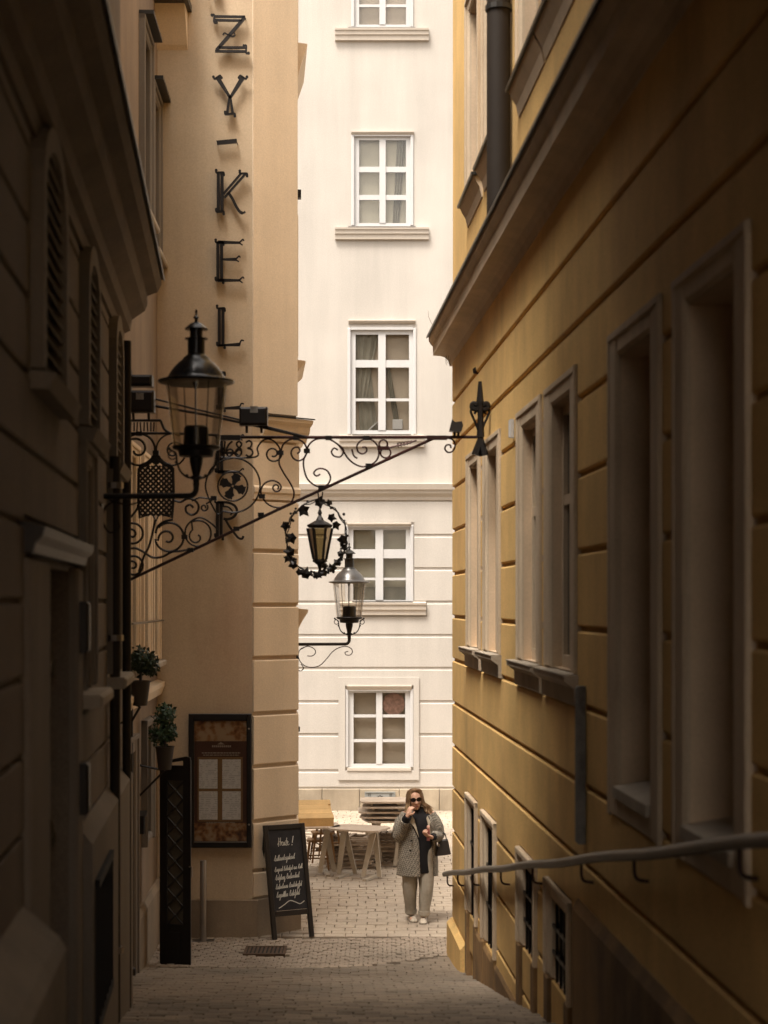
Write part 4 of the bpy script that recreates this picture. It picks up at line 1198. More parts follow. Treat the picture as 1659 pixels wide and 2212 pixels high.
# ---------------------------------------------------------------- street lanterns on wall arms
def street_lantern(cx, Y, x_wall, label, enamel, s=11.5 / FD, y_pipe=1071.0, scroll=False):
    """cx: picture x of the lamp axis, measured sizes in picture px of the near lamp"""
    base = at(cx, y_pipe, Y)
    L = thing("street_lantern", base, label, "street lamp", "street lanterns on wall arms")
    X0, Z0 = base.x, base.z
    def h(y): return Z0 + (1071 - y) * s
    c0 = Vector((X0, Y, 0))
    m = MB()
    m.lathe([(1 * s, h(668)), (3 * s, h(672)), (2 * s, h(680)), (7 * s, h(686)), (3 * s, h(690)), (4 * s, h(695)), (14 * s, h(700)), (25 * s, h(710)), (25 * s, h(712)), (14 * s, h(713)),
             (14 * s, h(729)), (25 * s, h(731)), (25 * s, h(733)), (18.5 * s, h(734)), (18.5 * s, h(765)), (24 * s, h(770)), (28 * s, h(775))], c0, 28)
    m.build("chimney", enamel if scroll is False else M['sheet_metal'], L, smooth=True)
    m = MB()
    m.lathe([(27 * s, h(772)), (31 * s, h(778)), (39 * s, h(784)), (48 * s, h(793.5)), (55 * s, h(803)), (60 * s, h(812)), (63 * s, h(818)), (68 * s, h(820.5)), (82 * s, h(822)), (83 * s, h(824.5)), (81 * s, h(827)), (64 * s, h(827))], c0, 36, caps=False)
    m.build("hood", enamel, L, smooth=True)
    m = MB(); m.lathe([(80 * s, h(826.5)), (66 * s, h(830)), (30 * s, h(826)), (5 * s, h(824))], c0, 36, caps=False); m.build("reflector", M['lamp_inside'], L, smooth=True)
    m = MB(); m.lathe([(66 * s, h(829)), (60 * s, h(880)), (54 * s, h(930)), (50 * s, h(964))], c0, 32, caps=False); m.build("glass", M['lamp_glass'], L, smooth=True)
    for t in (30, 120, 210, 300):
        m = MB(); ca, sa = math.cos(R(t)), math.sin(R(t))
        m.tube([Vector((X0 + 65.5 * s * ca, Y + 65.5 * s * sa, h(829))), Vector((X0 + 50 * s * ca, Y + 50 * s * sa, h(966)))], 1.2 * s, 5)
        m.build("glazing_bar", enamel, L)
    m = MB(); m.tube([Vector((X0 - 1.5 * s, Y, h(826))), Vector((X0 - 1.5 * s, Y, h(924)))], 1.8 * s, 6)
    m.lathe([(7 * s, h(826)), (3 * s, h(838)), (1.5 * s, h(842))], c0 + Vector((-1.5 * s, 0, 0)), 10); m.build("lamp_rod", enamel, L)
    m = MB(); m.lathe([(22 * s, h(920)), (26 * s, h(924)), (28 * s, h(966)), (10 * s, h(967))], c0, 20); m.build("gear_box", M['iron'], L, smooth=True)
    m = MB(); m.lathe([(50 * s, h(963)), (52 * s, h(965)), (50 * s, h(970)), (39 * s, h(974)), (37 * s, h(986)), (15 * s, h(988)), (14 * s, h(1000)), (8 * s, h(1026)), (14 * s, h(1030)), (14 * s, h(1034)), (7 * s, h(1037)), (7 * s, h(1050))], c0, 24); m.build("socket", M['iron'], L, smooth=True)
    m = MB()
    for sg in (-1, 1):
        m.tube([Vector((X0 + sg * x * s, Y, h(y))) for x, y in catmull([(8, 1031), (20, 1030), (34, 1018), (41, 1000), (43, 985), (49, 975), (60, 970)], 5)], 2.2 * s, 6)
        m.tube([Vector((X0 + sg * (51 + 9 * math.cos(t)) * s, Y, h(983 + 9 * math.sin(t)))) for t in [2 * math.pi * k / 14 for k in range(14)]], 1.6 * s, 5, closed=True)
        for x, y in ((58, 969), (43, 998), (20, 1027)): m.ball(Vector((X0 + sg * x * s, Y, h(y))), 3.8 * s, 8, 6)
    m.build("cradle", M['iron'], L, smooth=True)
    m = MB()
    xw = at(x_wall, 0, Y).x
    pts = [Vector((X0, Y, h(1045)))] + [Vector((X0 - 16 * s + 16 * s * math.cos(t), Y, h(1055 + 16 * math.sin(t)))) for t in [math.pi / 2 * k / 6 for k in range(7)]] + [Vector((xw - .02, Y, h(1072)))]
    m.tube(pts, 6.2 * s, 10); m.build("arm", M['iron'] if not scroll else M['pipe'], L, smooth=True)
    m = MB(); m.box(W, xw - .03, xw + .02, Y - .06, Y + .06, h(1150 if not scroll else 1200), h(1045), c=.008); m.build("wall_plate", M['iron'], L)
    m = MB()
    w = (X0 - xw) / s
    if scroll:
        sp = [catmull([(w * .22, 1078), (w * .08, 1090), (w * .03, 1112), (w * .06, 1138), (w * .16, 1158), (w * .3, 1164), (w * .44, 1156), (w * .56, 1132), (w * .68, 1102), (w * .8, 1086), (w * .93, 1080), (w * 1.03, 1088), (w * 1.06, 1102), (w * 1.02, 1114), (w * .94, 1114), (w * .92, 1104), (w * .98, 1100)], 5),
              catmull([(w * .08, 1092), (w * .2, 1080), (w * .32, 1088), (w * .36, 1104), (w * .3, 1118), (w * .2, 1118)], 5),
              catmull([(w * .08, 1150), (w * .13, 1166), (w * .08, 1178), (w * .02, 1172), (w * .03, 1162)], 5)]
    else:
        sp = [catmull([(w * .2, 1078), (w * .06, 1095), (w * .03, 1125), (w * .1, 1150), (w * .2, 1140), (w * .18, 1122)], 5), catmull([(w * .1, 1080), (w * .3, 1090), (w * .5, 1076)], 5)]
    for p in sp: m.tube([Vector((xw + x * s, Y, h(y))) for x, y in p], 1.9 * s, 5)
    m.build("arm_scroll", M['iron_red'] if scroll else M['iron'], L, smooth=True)
    return L
street_lantern(424, 11.5, 216, "large dark street lantern in front of the lettered wall, on a left-wall pipe arm", M['lamp_black'])
street_lantern(754.5, 21.2, 641, "grey-hooded street lantern beyond the corner, beside the wreathed lantern", M['lamp_grey'], y_pipe=1391, scroll=True)

# ---------------------------------------------------------------- menu case on the tan wall
mc = thing("menu_case", lm(476, 1830, 0), "glazed black menu display case with four white sheets on the tan wall", "menu case")
def fl(u, n, z): return LF(u, n, z)
def lx(x): return at(x, 0, 20.5).x
def lz(y): return at(0, y, 20.5).z
x0, x1, z0, z1 = lx(409), lx(544), lz(1829), lz(1541)
m = MB()
m.box(fl, x0, lx(421), .002, .085, z0, z1, c=.008); m.box(fl, lx(534), x1, .002, .085, z0, z1, c=.008)
m.box(fl, lx(421), lx(534), .002, .083, z0, lz(1816), c=.006); m.box(fl, lx(421), lx(534), .002, .083, lz(1555), z1, c=.006); m.build("case_frame", M['iron'], mc)
M['poster'] = surf("brown_poster", (.12, .055, .038), rough=.6, blotch=.2, bscale=3, streak=0, rnd=0, bump=0)
def pict(name, seed, sc_=9.):
    mt, N, Lk, b = newmat(name)
    tc = N.new("ShaderNodeTexCoord"); mp = N.new("ShaderNodeMapping"); mp.inputs["Location"].default_value = (seed, seed, 0)
    nz = N.new("ShaderNodeTexNoise"); nz.inputs["Scale"].default_value = sc_; nz.inputs["Detail"].default_value = 4
    vo = N.new("ShaderNodeTexVoronoi"); vo.inputs["Scale"].default_value = sc_ * 1.6
    r1 = ramp(N, [(.3, (.03, .018, .012, 1)), (.5, (.17, .06, .022, 1)), (.62, (.34, .16, .055, 1)), (.78, (.46, .32, .19, 1))])
    ad = N.new("ShaderNodeMath"); ad.operation = 'MULTIPLY_ADD'; ad.inputs[1].default_value = .35; 
    Lk.new(tc.outputs["Object"], mp.inputs[0]); Lk.new(mp.outputs[0], nz.inputs["Vector"]); Lk.new(mp.outputs[0], vo.inputs["Vector"])
    Lk.new(vo.outputs["Distance"], ad.inputs[0]); Lk.new(nz.outputs["Fac"], ad.inputs[2]); Lk.new(ad.outputs[0], r1.inputs[0]); Lk.new(r1.outputs[0], b.inputs["Base Color"])
    b.inputs["Roughness"].default_value = .55
    return mt
M['photo_a'] = pict("printed_interior_photo", 3); M['photo_b'] = pict("printed_street_photo", 8, 11)
def sheetmat():
    mt, N, Lk, b = newmat("printed_menu_sheet")
    geo = N.new("ShaderNodeNewGeometry"); sep = N.new("ShaderNodeSeparateXYZ")
    k1 = N.new("ShaderNodeMath"); k1.operation = 'MULTIPLY'; k1.inputs[1].default_value = 46
    fr_ = N.new("ShaderNodeMath"); fr_.operation = 'FRACT'
    gt = N.new("ShaderNodeMath"); gt.operation = 'GREATER_THAN'; gt.inputs[1].default_value = .6
    nz = N.new("ShaderNodeTexNoise"); nz.inputs["Scale"].default_value = 28
    g2 = N.new("ShaderNodeMath"); g2.operation = 'GREATER_THAN'; g2.inputs[1].default_value = .5
    k2 = N.new("ShaderNodeMath"); k2.operation = 'MULTIPLY'
    r1 = ramp(N, [(0, (.88, .86, .84, 1)), (1, (.62, .60, .58, 1))])
    Lk.new(geo.outputs["Position"], sep.inputs[0]); Lk.new(sep.outputs["Z"], k1.inputs[0]); Lk.new(k1.outputs[0], fr_.inputs[0]); Lk.new(fr_.outputs[0], gt.inputs[0])
    Lk.new(geo.outputs["Position"], nz.inputs["Vector"]); Lk.new(nz.outputs["Fac"], g2.inputs[0]); Lk.new(gt.outputs[0], k2.inputs[0]); Lk.new(g2.outputs[0], k2.inputs[1])
    Lk.new(k2.outputs[0], r1.inputs[0]); Lk.new(r1.outputs[0], b.inputs["Base Color"]); b.inputs["Roughness"].default_value = .7
    return mt
M['menu_sheet'] = sheetmat()
m = MB(); m.box(fl, lx(421), lx(534), .005, .05, lz(1816), lz(1555)); ps = m.build("poster", M['poster'], mc)
m = MB(); m.box(fl, lx(421), lx(534), .05, .053, lz(1600), lz(1557)); m.build("photo_strip", M['photo_a'], ps)
m = MB(); m.box(fl, lx(421), lx(534), .05, .053, lz(1815), lz(1776)); m.build("photo_strip", M['photo_b'], ps)
for a, b in ((431, 471), (481, 521)):
    for c, d in ((1639, 1702), (1708, 1769)):
        m = MB(); m.box(fl, lx(a), lx(b), .052, .056, lz(d), lz(c)); m.build("menu_sheet", M['menu_sheet'], ps)
M['gold'] = plain("dull_gold_print", (.30, .17, .06), rough=.6)
M['print'] = plain("pale_print", (.40, .34, .27), rough=.7)
m = MB()
for a, b, c, d in ((428, 525, 1634, 1638), (428, 525, 1702.5, 1707.5), (428, 525, 1769.5, 1773), (428, 430.5, 1634, 1773), (471.5, 480.5, 1634, 1773), (521.5, 525, 1634, 1773)): m.box(fl, lx(a), lx(b), .0505, .0515 + (.0008 if b - a > 20 else 0), lz(d), lz(c))
m.build("gold_border", M['gold'], ps)
m = MB()
for a, b, c, d in ((437, 520, 1624, 1626.5), (440, 517, 1629, 1631), (447, 508, 1774.3, 1775.5)): 
    x = a
    while x < b:
        wd = random.uniform(3, 8); m.box(fl, lx(x), lx(min(x + wd, b)), .0505, .0525, lz(d), lz(c)); x += wd + 1.2
m.poly([fl(lx(x), .0505, lz(y)) for x, y in ((470, 1607), (478, 1602), (486, 1607))], (0, -.003, 0))
x = 459
while x < 497: m.box(fl, lx(x), lx(x + 3), .0505, .0525, lz(1613), lz(1609)); x += 4.2
m.build("print", M['print'], ps)
m = MB(); m.add([fl(lx(421), .07, lz(1816)), fl(lx(534), .07, lz(1816)), fl(lx(534), .07, lz(1555)), fl(lx(421), .07, lz(1555))], [(0, 1, 2, 3)]); m.build("glass", M['pane'], mc)
m = MB(); m.box(fl, lx(421), lx(534), .075, .092, lz(1817.5), lz(1815.5)); m.build("glass_rail", M['steel'], mc)
for y in (1573, 1779):
    m = MB(); m.ball(fl(lx(539), .086, lz(y)), .012, 8, 5); m.build("lock", M['steel'], mc)

# ---------------------------------------------------------------- chalkboard on the pavement
M['slate'] = surf("chalk_slate", (.030, .028, .030), rough=.8, blotch=.4, bscale=5, streak=.2, rnd=0, bump=.03, coord='obj', stain=(.09, .085, .08), stain_amt=.35, stain_scale=4)
M['board_wood'] = plain("black_board_frame", (.014, .011, .010), rough=.45)
M['chalk'] = plain("chalk", (.62, .60, .54), rough=.9)
cb_ = thing("chalkboard_sign", at(630, 2026, 20.35), "black A-frame chalkboard with handwritten menu headed Heute standing at the tan corner", "chalkboard")
B0 = at(589, 2030, 20.3); B0.z = -3.998
ang = R(27)
ux_ = Vector((math.cos(ang), math.sin(ang), 0)); nn_ = Vector((math.sin(ang), -math.cos(ang), 0))
LEAN = .24; BH = 1.33; BW = .535
up_ = (Vector((0, 0, BH)) - nn_ * LEAN - ux_ * .02); BLN = up_.length; up_.normalize()
nb_ = ux_.cross(up_)
if nb_.dot(nn_) < 0: nb_.negate()
def cbf(u, n, z): return B0 + ux_ * u + nb_ * n + up_ * z
m = MB()
m.box(cbf, 0, .055, -.02, .02, 0, BLN, c=.004); m.box(cbf, BW - .055, BW, -.02, .02, 0, BLN, c=.004)
m.box(cbf, .055, BW - .055, -.019, .018, BLN - .06, BLN - .002, c=.004); m.box(cbf, .055, BW - .055, -.019, .018, .27, .335, c=.004)
m.build("front_frame", M['board_wood'], cb_)
m = MB(); m.box(cbf, .055, BW - .055, -.008, .006, .335, BLN - .06); sl = m.build("slate", M['slate'], cb_)
m = MB()
for u in (.03, BW - .03):
    top = cbf(u, -.03, BLN - .05); foot = B0 + ux_ * u - nn_ * (LEAN + .27); foot.z = -3.998
    m.tube([foot, top], .022, 4)
m.build("rear_legs", M['board_wood'], cb_)
m = MB()
def hand(words, u0, z0, size, slant=.28, rise=.06, wd=.0042):
    """flowing chalk handwriting: a single line per word"""
    u = u0
    asc, desc = set("bdfhkltHKORGSMW!"), set("gjpqyzf")
    for wname in words.split(" "):
        pts = []
        for ch_ in wname:
            hgt = 1.9 if ch_ in asc else 1.0
            lo = -.9 if ch_ in desc else 0
            wch = size * (.62 if ch_ in "mw" else .30 if ch_ in "il!t" else .46) * (1.5 if ch_.isupper() else 1)
            for du, dv in ((0, .1), (.3, hgt), (.45, hgt * .75), (.5, lo), (.75, lo + .1 if lo else .1), (1, .35)):
                v = dv * size
                pts.append((u + du * wch + v * slant + random.uniform(-.1, .1) * size * .3, z0 + v + (u - u0) * rise + random.uniform(-.06, .06) * size))
            u += wch
        m.ribbon(catmull(pts, 2), wd * .5, lambda x, y, n: cbf(x, n, y), .0062, .0078)
        u += size * .45
for st in ([(0, .2), (.12, .6), (.3, .75)], [(.42, 2.0), (.18, 0), (.14, -.15)], [(.85, 2.0), (.58, 0)], [(.2, .95), (.75, 1.0), (.95, .55)], [(.9, .4), (1.15, .75), (1.2, .95), (1.0, .8), (1.0, .15), (1.25, .05), (1.45, .35)],
           [(1.5, .9), (1.42, .2), (1.6, .05), (1.8, .9), (1.78, .1), (1.95, .15)], [(2.4, 1.9), (2.05, .1), (2.3, .1)], [(1.95, 1.05), (2.5, 1.15)], [(2.35, .35), (2.62, .75), (2.58, .95), (2.4, .8), (2.42, .15), (2.65, .05), (2.9, .3)]):
    m.ribbon(catmull([(.165 + x * .052, 1.10 + y * .047) for x, y in st], 4), .0032, lambda x, y, n: cbf(x, n, y), .0062, .0078)
m.ribbon([(.355, 1.125), (.375, 1.205)], .0045, lambda x, y, n: cbf(x, n, y), .0062, .0078); m.ribbon([(.347, 1.095), (.351, 1.108)], .005, lambda x, y, n: cbf(x, n, y), .0062, .0078)
hand("Kalbsrahmgulasch", .10, .92, .036)
hand("Original Schnitzel vom Kalb", .095, .795, .030)
hand("Salzburg Rindersteak", .095, .695, .034)
hand("Gebackener Mandelapfel", .09, .590, .033)
hand("Gegrilltes Welsfilet", .09, .490, .036)
m.ribbon(catmull([(.11, .365), (.18, .40), (.26, .445), (.33, .425), (.39, .40), (.45, .43)], 6), .0045, lambda x, y, n: cbf(x, n, y), .0062, .0078)
m.build("chalk_writing", M['chalk'], sl)
m = MB(); m.box(cbf, .07, BW - .07, .018, .021, .333, .337); m.build("chalk_ledge", M['print'], cb_)

# ---------------------------------------------------------------- steel post, drain grate
o = MB(); pc = at(440, 2029, 20.3)
o.lathe([(.038, -3.99), (.038, -3.06), (.034, -3.045), (.0, -3.04)], Vector((pc.x, 20.25, 0)), 18)
o.box(W, pc.x - .13, pc.x + .13, 20.17, 20.33, -4.0, -3.985)
p = o.build("steel_post", M['steel'], None, smooth=True, loc=(pc.x, 20.25, -4)); tag(p, "thin steel post on a base plate below the menu case", "post")
dg = thing("drain_grate", at(572, 2056, 19.62), "rusty slotted drain grate set in the paving in front of the chalkboard", "drain grate")
dx0, dx1 = at(528, 0, 19.62).x, at(618, 0, 19.62).x
M['rust'] = surf("rusty_cast_iron", (.10, .06, .035), rough=.7, blotch=.3, bscale=8, streak=0, rnd=.1, bump=.3)
m = MB()
Z0 = -3.972
m.box(W, dx0, dx1, 19.40, 19.44, Z0 - .05, Z0); m.box(W, dx0, dx1, 19.82, 19.86, Z0 - .05, Z0)
m.box(W, dx0, dx0 + .03, 19.44, 19.82, Z0 - .05, Z0 - .001); m.box(W, dx1 - .03, dx1, 19.44, 19.82, Z0 - .05, Z0 - .001)
gr = m.build("rim", M['rust'], dg)
for k in range(9):
    x = dx0 + .055 + (dx1 - dx0 - .11) * k / 8
    m = MB(); m.box(W, x - .012, x + .012, 19.44, 19.82, Z0 - .05, Z0 - .004); m.build("bar", M['rust'], dg)
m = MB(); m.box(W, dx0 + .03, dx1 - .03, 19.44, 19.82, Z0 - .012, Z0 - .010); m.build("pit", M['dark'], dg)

# ---------------------------------------------------------------- iron gate leaf folded open at the left
gt = thing("gate_leaf", at(380, 2088, 18.85), "tall narrow black iron gate leaf with diamond lattice standing open by the left wall", "gate")
GY = 18.85
def gp(x, y, n=0.): return at(x, y, GY) + Vector((0, -n - (x - 345) * .0015, 0))
def gbox(m, xa, xb, ya, yb, n0, n1):
    q = [(xa, yb), (xb, yb), (xb, ya), (xa, ya)]
    m.add([gp(a, b, n0) for a, b in q] + [gp(a, b, n1) for a, b in q], [(0, 1, 2, 3), (4, 5, 6, 7), (0, 1, 5, 4), (1, 2, 6, 5), (2, 3, 7, 6), (3, 0, 4, 7)])
m = MB()
gbox(m, 346, 362, 1652, 2088, -.03, .03); gbox(m, 398, 415, 1640, 2090, -.03, .03); gbox(m, 362, 398, 1652, 1684, -.029, .028); gbox(m, 362, 398, 1994, 2088, -.029, .028)
m.build("gate_frame", M['iron'], gt)
m = MB(); gbox(m, 368, 392, 2010, 2076, .028, .04); m.build("kick_panel", M['iron'], gt)
M['gate_glass'] = surf("dim_gate_glass", (.10, .085, .065), rough=.2, blotch=.4, bscale=7, streak=0, rnd=0, bump=.1)
m = MB(); gbox(m, 362, 398, 1684, 1994, -.012, -.004); m.build("glass", M['gate_glass'], gt)
for k in range(8):
    y = 1686 + k * 38.5
    m = MB()
    m.tube([gp(x, yy, .01) for x, yy in ((362, y), (380, y + 19), (398, y + 38))], .011, 5); m.tube([gp(x, yy, .012) for x, yy in ((398, y), (380, y + 19), (362, y + 38))], .011, 5)
    m.ball(gp(380, y + 19, .02), .02, 8, 5)
    m.build("lattice_bar", M['sheet_metal'], gt)
m = MB(); m.poly([gp(x, y, .03) for x, y in ((348, 1650), (350, 1644), (404, 1632), (414, 1634), (414, 1640), (404, 1640))], (0, .05, 0)); m.build("gate_head", M['iron'], gt)
m = MB(); m.tube([gp(412, 1868, .03), gp(418, 1868, .05), gp(418, 1890, .05)], .01, 6); m.build("handle", M['steel'], gt)

# ---------------------------------------------------------------- left-hand lane furniture: topiaries, sign lamp, boxes
M['leaf_dark'] = surf("box_leaf", (.022, .04, .018), rough=.5, blotch=.4, bscale=14, streak=0, rnd=.2, bump=0, coord='obj')
M['leaf_dark2'] = surf("box_leaf_light", (.035, .07, .035), rough=.45, blotch=.4, bscale=14, streak=0, rnd=.2, bump=0, coord='obj')
M['terracotta'] = plain("dark_planter", (.035, .026, .02), rough=.7)
def foliage(parent, blobs, mat, n, leaf):
    m = MB(); rr = random.Random(len(blobs) * 7 + n)
    for c, r_ in blobs:
        for i in range(n):
            d = Vector((rr.gauss(0, 1), rr.gauss(0, 1), rr.gauss(0, 1))).normalized()
            p = Vector(c) + d * r_ * rr.uniform(.55, 1.08)
            t = d.orthogonal().normalized(); t.rotate(Matrix.Rotation(rr.uniform(0, 6.28), 3, d)); t = (t + d * rr.uniform(-.5, .9)).normalized()
            b = d.cross(t).normalized(); l = leaf * rr.uniform(.7, 1.4)
            m.add([p, p + t * l * .5 + b * l * .28, p + t * l, p + t * l * .5 - b * l * .28], [(0, 1, 2, 3)])
    return m.build("foliage", mat, parent)
def topiary(Y, blobs, pot, label):
    bs = [(at(x, y, Y), r_ * Y / FD) for x, y, r_ in blobs]
    c = bs[0][0]
    pz = at(0, pot, Y).z
    P = thing("potted_shrub", (c.x, Y, pz - .25), label, "potted shrub", "potted shrubs on the left wall")
    foliage(P, bs, M['leaf_dark'] if pot < 1520 else M['leaf_dark2'], 300, .05)
    m = MB(); m.tube([(c.x, Y, pz - .1), (c.x + .01, Y, c.z)], .016, 6); m.build("trunk", M['dark_wood'], P)
    m = MB(); m.lathe([(.07, pz - .25), (.10, pz - .02), (.11, pz), (.09, pz), (.085, pz - .03)], Vector((c.x, Y, 0)), 14); m.build("pot", M['terracotta'], P, smooth=True)
    xw = L2(Y, 0, 0).x
    m = MB(); m.tube([(xw - .02, Y, pz - .2), (c.x, Y, pz - .26)], .012, 5); m.tube([(xw - .02, Y, pz - .55), (c.x, Y, pz - .26)], .012, 5); m.build("bracket", M['iron'], P)
topiary(17.3, [(303, 1428, 30), (283, 1438, 24), (322, 1438, 21)], 1470, "round clipped shrub high on the left wall, larger and darker of the two potted shrubs")
topiary(18.6, [(356, 1545, 23), (346, 1586, 22), (364, 1582, 17)], 1612, "lighter green two-lobed potted shrub beside the iron gate leaf")
sg_ = thing("wall_sign_box", at(262, 1640, 16.9), "narrow black box sign projecting from the left wall under the dark shrub", "sign")
m = MB(); fr = lambda u, q, z: Vector((u, q, z))
a, b = at(250, 1640, 16.7), at(275, 1545, 16.7)
m.box(fr, a.x, b.x, 16.65, 16.75, a.z, b.z, c=.01); m.build("box", M['iron'], sg_)
m = MB(); m.box(fr, a.x - .06, b.x + .02, 16.62, 16.78, b.z, b.z + .03); m.build("cap", M['sheet_metal'], sg_)
ml = thing("letter_box", at(300, 1760, 18.2), "small black letter box on the left wall beside the gate leaf", "letter box")
a, b = at(292, 1800, 18.2), at(312, 1762, 18.2)
m = MB(); m.box(fr, a.x, b.x, 18.15, 18.25, a.z, b.z, c=.015); m.build("box", M['iron'], ml)
m = MB(); m.prism(lambda u, n, z: Vector((u, 18.13 - n, z)), [(0, b.z), (-.14, b.z + .0), (-.14, b.z + .05), (0, b.z + .01)], a.x - .02, b.x + .02); m.build("lid", M['sheet_metal'], ml)
# pole with lantern strip standing before the left wall
st = MB(); pc = at(296, 1900, 17.6)
st.lathe([(.05, gz(17.6)), (.05, gz(17.6) + .1), (.022, gz(17.6) + .12), (.022, -.9), (.03, -.88), (.0, -.85)], Vector((at(283, 0, 17.4).x, 17.4, 0)), 12)
o = st.build("iron_pole", M['iron'], None, smooth=True, loc=(at(283, 0, 17.4).x, 17.4, gz(17.4))); tag(o, "slim black iron pole carrying the dark shrub against the left wall", "pole")

# ---------------------------------------------------------------- handrail on the yellow wall
hr = thing("handrail", RW(19.3, .1, gz(19.3)), "grey sloping handrail on hooked brackets along the yellow wall", "handrail")
def rz(Y): return -3.11 + .1674 * (19.65 - Y)
m = MB(); pts = [RW(Y, .10, rz(Y) + .006 * math.sin(Y * 2.1)) for Y in [19.65 - .45 * k for k in range(34)]]
m.tube(pts, .030, 10); m.build("rail", M['rail'], hr, smooth=True)
for Y in (19.3, 18.06, 16.6, 14.3, 12.4, 10.3, 8.7, 6.65):
    m = MB(); z = rz(Y)
    m.tube([RW(Y, n, zz_) for n, zz_ in catmull([(.10, z - .01), (.10, z - .09), (.085, z - .125), (.05, z - .135), (-.01, z - .14)], 4)], .009, 6); m.build("bracket", M['iron_red'], hr, smooth=True)

# ---------------------------------------------------------------- weeds on the cornice corner
M['twig'] = plain("dry_twig", (.16, .10, .06), rough=.9)
for (x, y, Y, up, lab) in ((966, 640, 19.2, 1, "dry leafless weed growing on top of the yellow building's cornice end"), (968, 768, 19.45, -1, "dry rootlets hanging under the yellow building's cornice end")):
    m = MB(); b0 = RW(Y, .2, 3.06) if up > 0 else RW(Y, .06, 2.77)
    for k in range(7):
        t = random.uniform(-.9, .9); l = random.uniform(.1, .26) * (1 if up > 0 else .5)
        p = [b0 + Vector((random.uniform(-.05, .05), random.uniform(-.1, .1), 0))]
        for j in range(3): p.append(p[-1] + Vector((math.sin(t + j * .3) * l / 3, random.uniform(-.02, .02), up * math.cos(t) * l / 3)))
        m.tube(p, [.004, .003, .003, .002], 4)
    o = m.build("weed", M['twig'], None, loc=b0); tag(o, lab, "weed")
o = MB(); o.box(RW, 14.0, 14.06, .03, .07, at(0, 945, 14).z, at(0, 905, 14).z, c=.01)
p = o.build("sensor_strip", M['white_paint'], None, loc=RW(14, .03, at(0, 945, 14).z)); tag(p, "small white strip fixture beside the second pair of windows on the yellow wall", "fixture")
o = MB(); o.poly([at(x, y, 16.95) for x, y in ((1021, 797), (1026, 793), (1030, 799), (1028, 808), (1022, 806))], (.05, .06, 0))
o.tube([at(1026, 800, 16.95), at(1026, 800, 16.95) + Vector((.12, .02, 0))], .012, 5)
p = o.build("wall_hook", M['iron'], None, loc=at(1026, 806, 16.95)); tag(p, "small dark iron hook on the yellow wall above the bar's anchor", "hook")

# ---------------------------------------------------------------- stacked café furniture in the square
M['table_wood'] = surf("grey_beige_table_board", (.54, .44, .345), rough=.55, blotch=.15, bscale=3, streak=0, rnd=.12, bump=.05, coord='obj')
M['table_leg'] = surf("greyed_table_leg", (.45, .39, .31), rough=.6, blotch=.2, bscale=4, streak=.1, rnd=.1, bump=.05, coord='obj')
M['stool_wood'] = surf("brown_stool_wood", (.24, .125, .045), rough=.5, blotch=.2, bscale=5, streak=.1, rnd=.15, bump=.05, coord='obj')
M['box_wood'] = surf("pale_board", (.62, .40, .17), rough=.6, blotch=.12, bscale=4, streak=.1, rnd=.12, bump=.05, coord='obj')
M['chair_wood'] = surf("weathered_slat", (.36, .285, .215), rough=.7, blotch=.3, bscale=6, streak=0, rnd=.25, bump=.1, coord='obj')
def rframe(cx, cy, z, a):
    c, s = math.cos(a), math.sin(a)
    return lambda u, n, h: Vector((cx + u * c - n * s, cy + u * s + n * c, z + h))
def board(m, fr, w, d, z0, z1, cut=.09):
    o = [(-w / 2 + cut, -d / 2), (w / 2 - cut, -d / 2), (w / 2, -d / 2 + cut), (w / 2, d / 2 - cut), (w / 2 - cut, d / 2), (-w / 2 + cut, d / 2), (-w / 2, d / 2 - cut), (-w / 2, -d / 2 + cut)]
    m.poly([fr(a, b, z0) for a, b in o], fr(0, 0, z1) - fr(0, 0, z0))
def cafe_table(cx, cy, w, d, a, label):
    T = thing("cafe_table", (cx, cy, -4), label, "table", "folding café tables in the square")
    fr = rframe(cx, cy, -4, a)
    m = MB(); board(m, fr, w, d, .70, .725); m.build("tabletop", M['table_wood'], T)
    for s in (-1, 1):
        for t in (-.05, .05):
            m = MB(); u = s * w * .27
            q = lambda du, n, z: fr(u + du + (t * 2.2 if z < .3 else -t * .4), n + t + (-s * .05 if z < .3 else s * .05), z)
            m.add([q(-.032, -.011, .03), q(.032, -.011, .03), q(.032, .011, .03), q(-.032, .011, .03), q(-.045, -.011, .70), q(.045, -.011, .70), q(.045, .011, .70), q(-.045, .011, .70)],
                  [(0, 1, 2, 3), (4, 5, 6, 7), (0, 1, 5, 4), (1, 2, 6, 5), (2, 3, 7, 6), (3, 0, 4, 7)])
            m.build("leg", M['table_leg'], T)
        m = MB(); m.box(fr, s * w * .27 - .03, s * w * .27 + .03, -d * .48, d * .48, 0, .035); m.build("foot", M['table_leg'], T)
        m = MB(); m.box(fr, s * w * .27 - .02, s * w * .27 + .02, -d * .35, d * .35, .655, .70); m.build("top_batten", M['table_leg'], T)
    return T
cafe_table(-1.05, 25.25, .78, .62, R(6), "folding table by the tan corner with the pale wooden box on it")
cafe_table(-.36, 24.95, .80, .60, R(-24), "empty folding table nearest the camera between the corner and the woman")
cafe_table(.06, 25.95, .72, .62, R(14), "folding table under the stack of loose tabletops behind the woman")
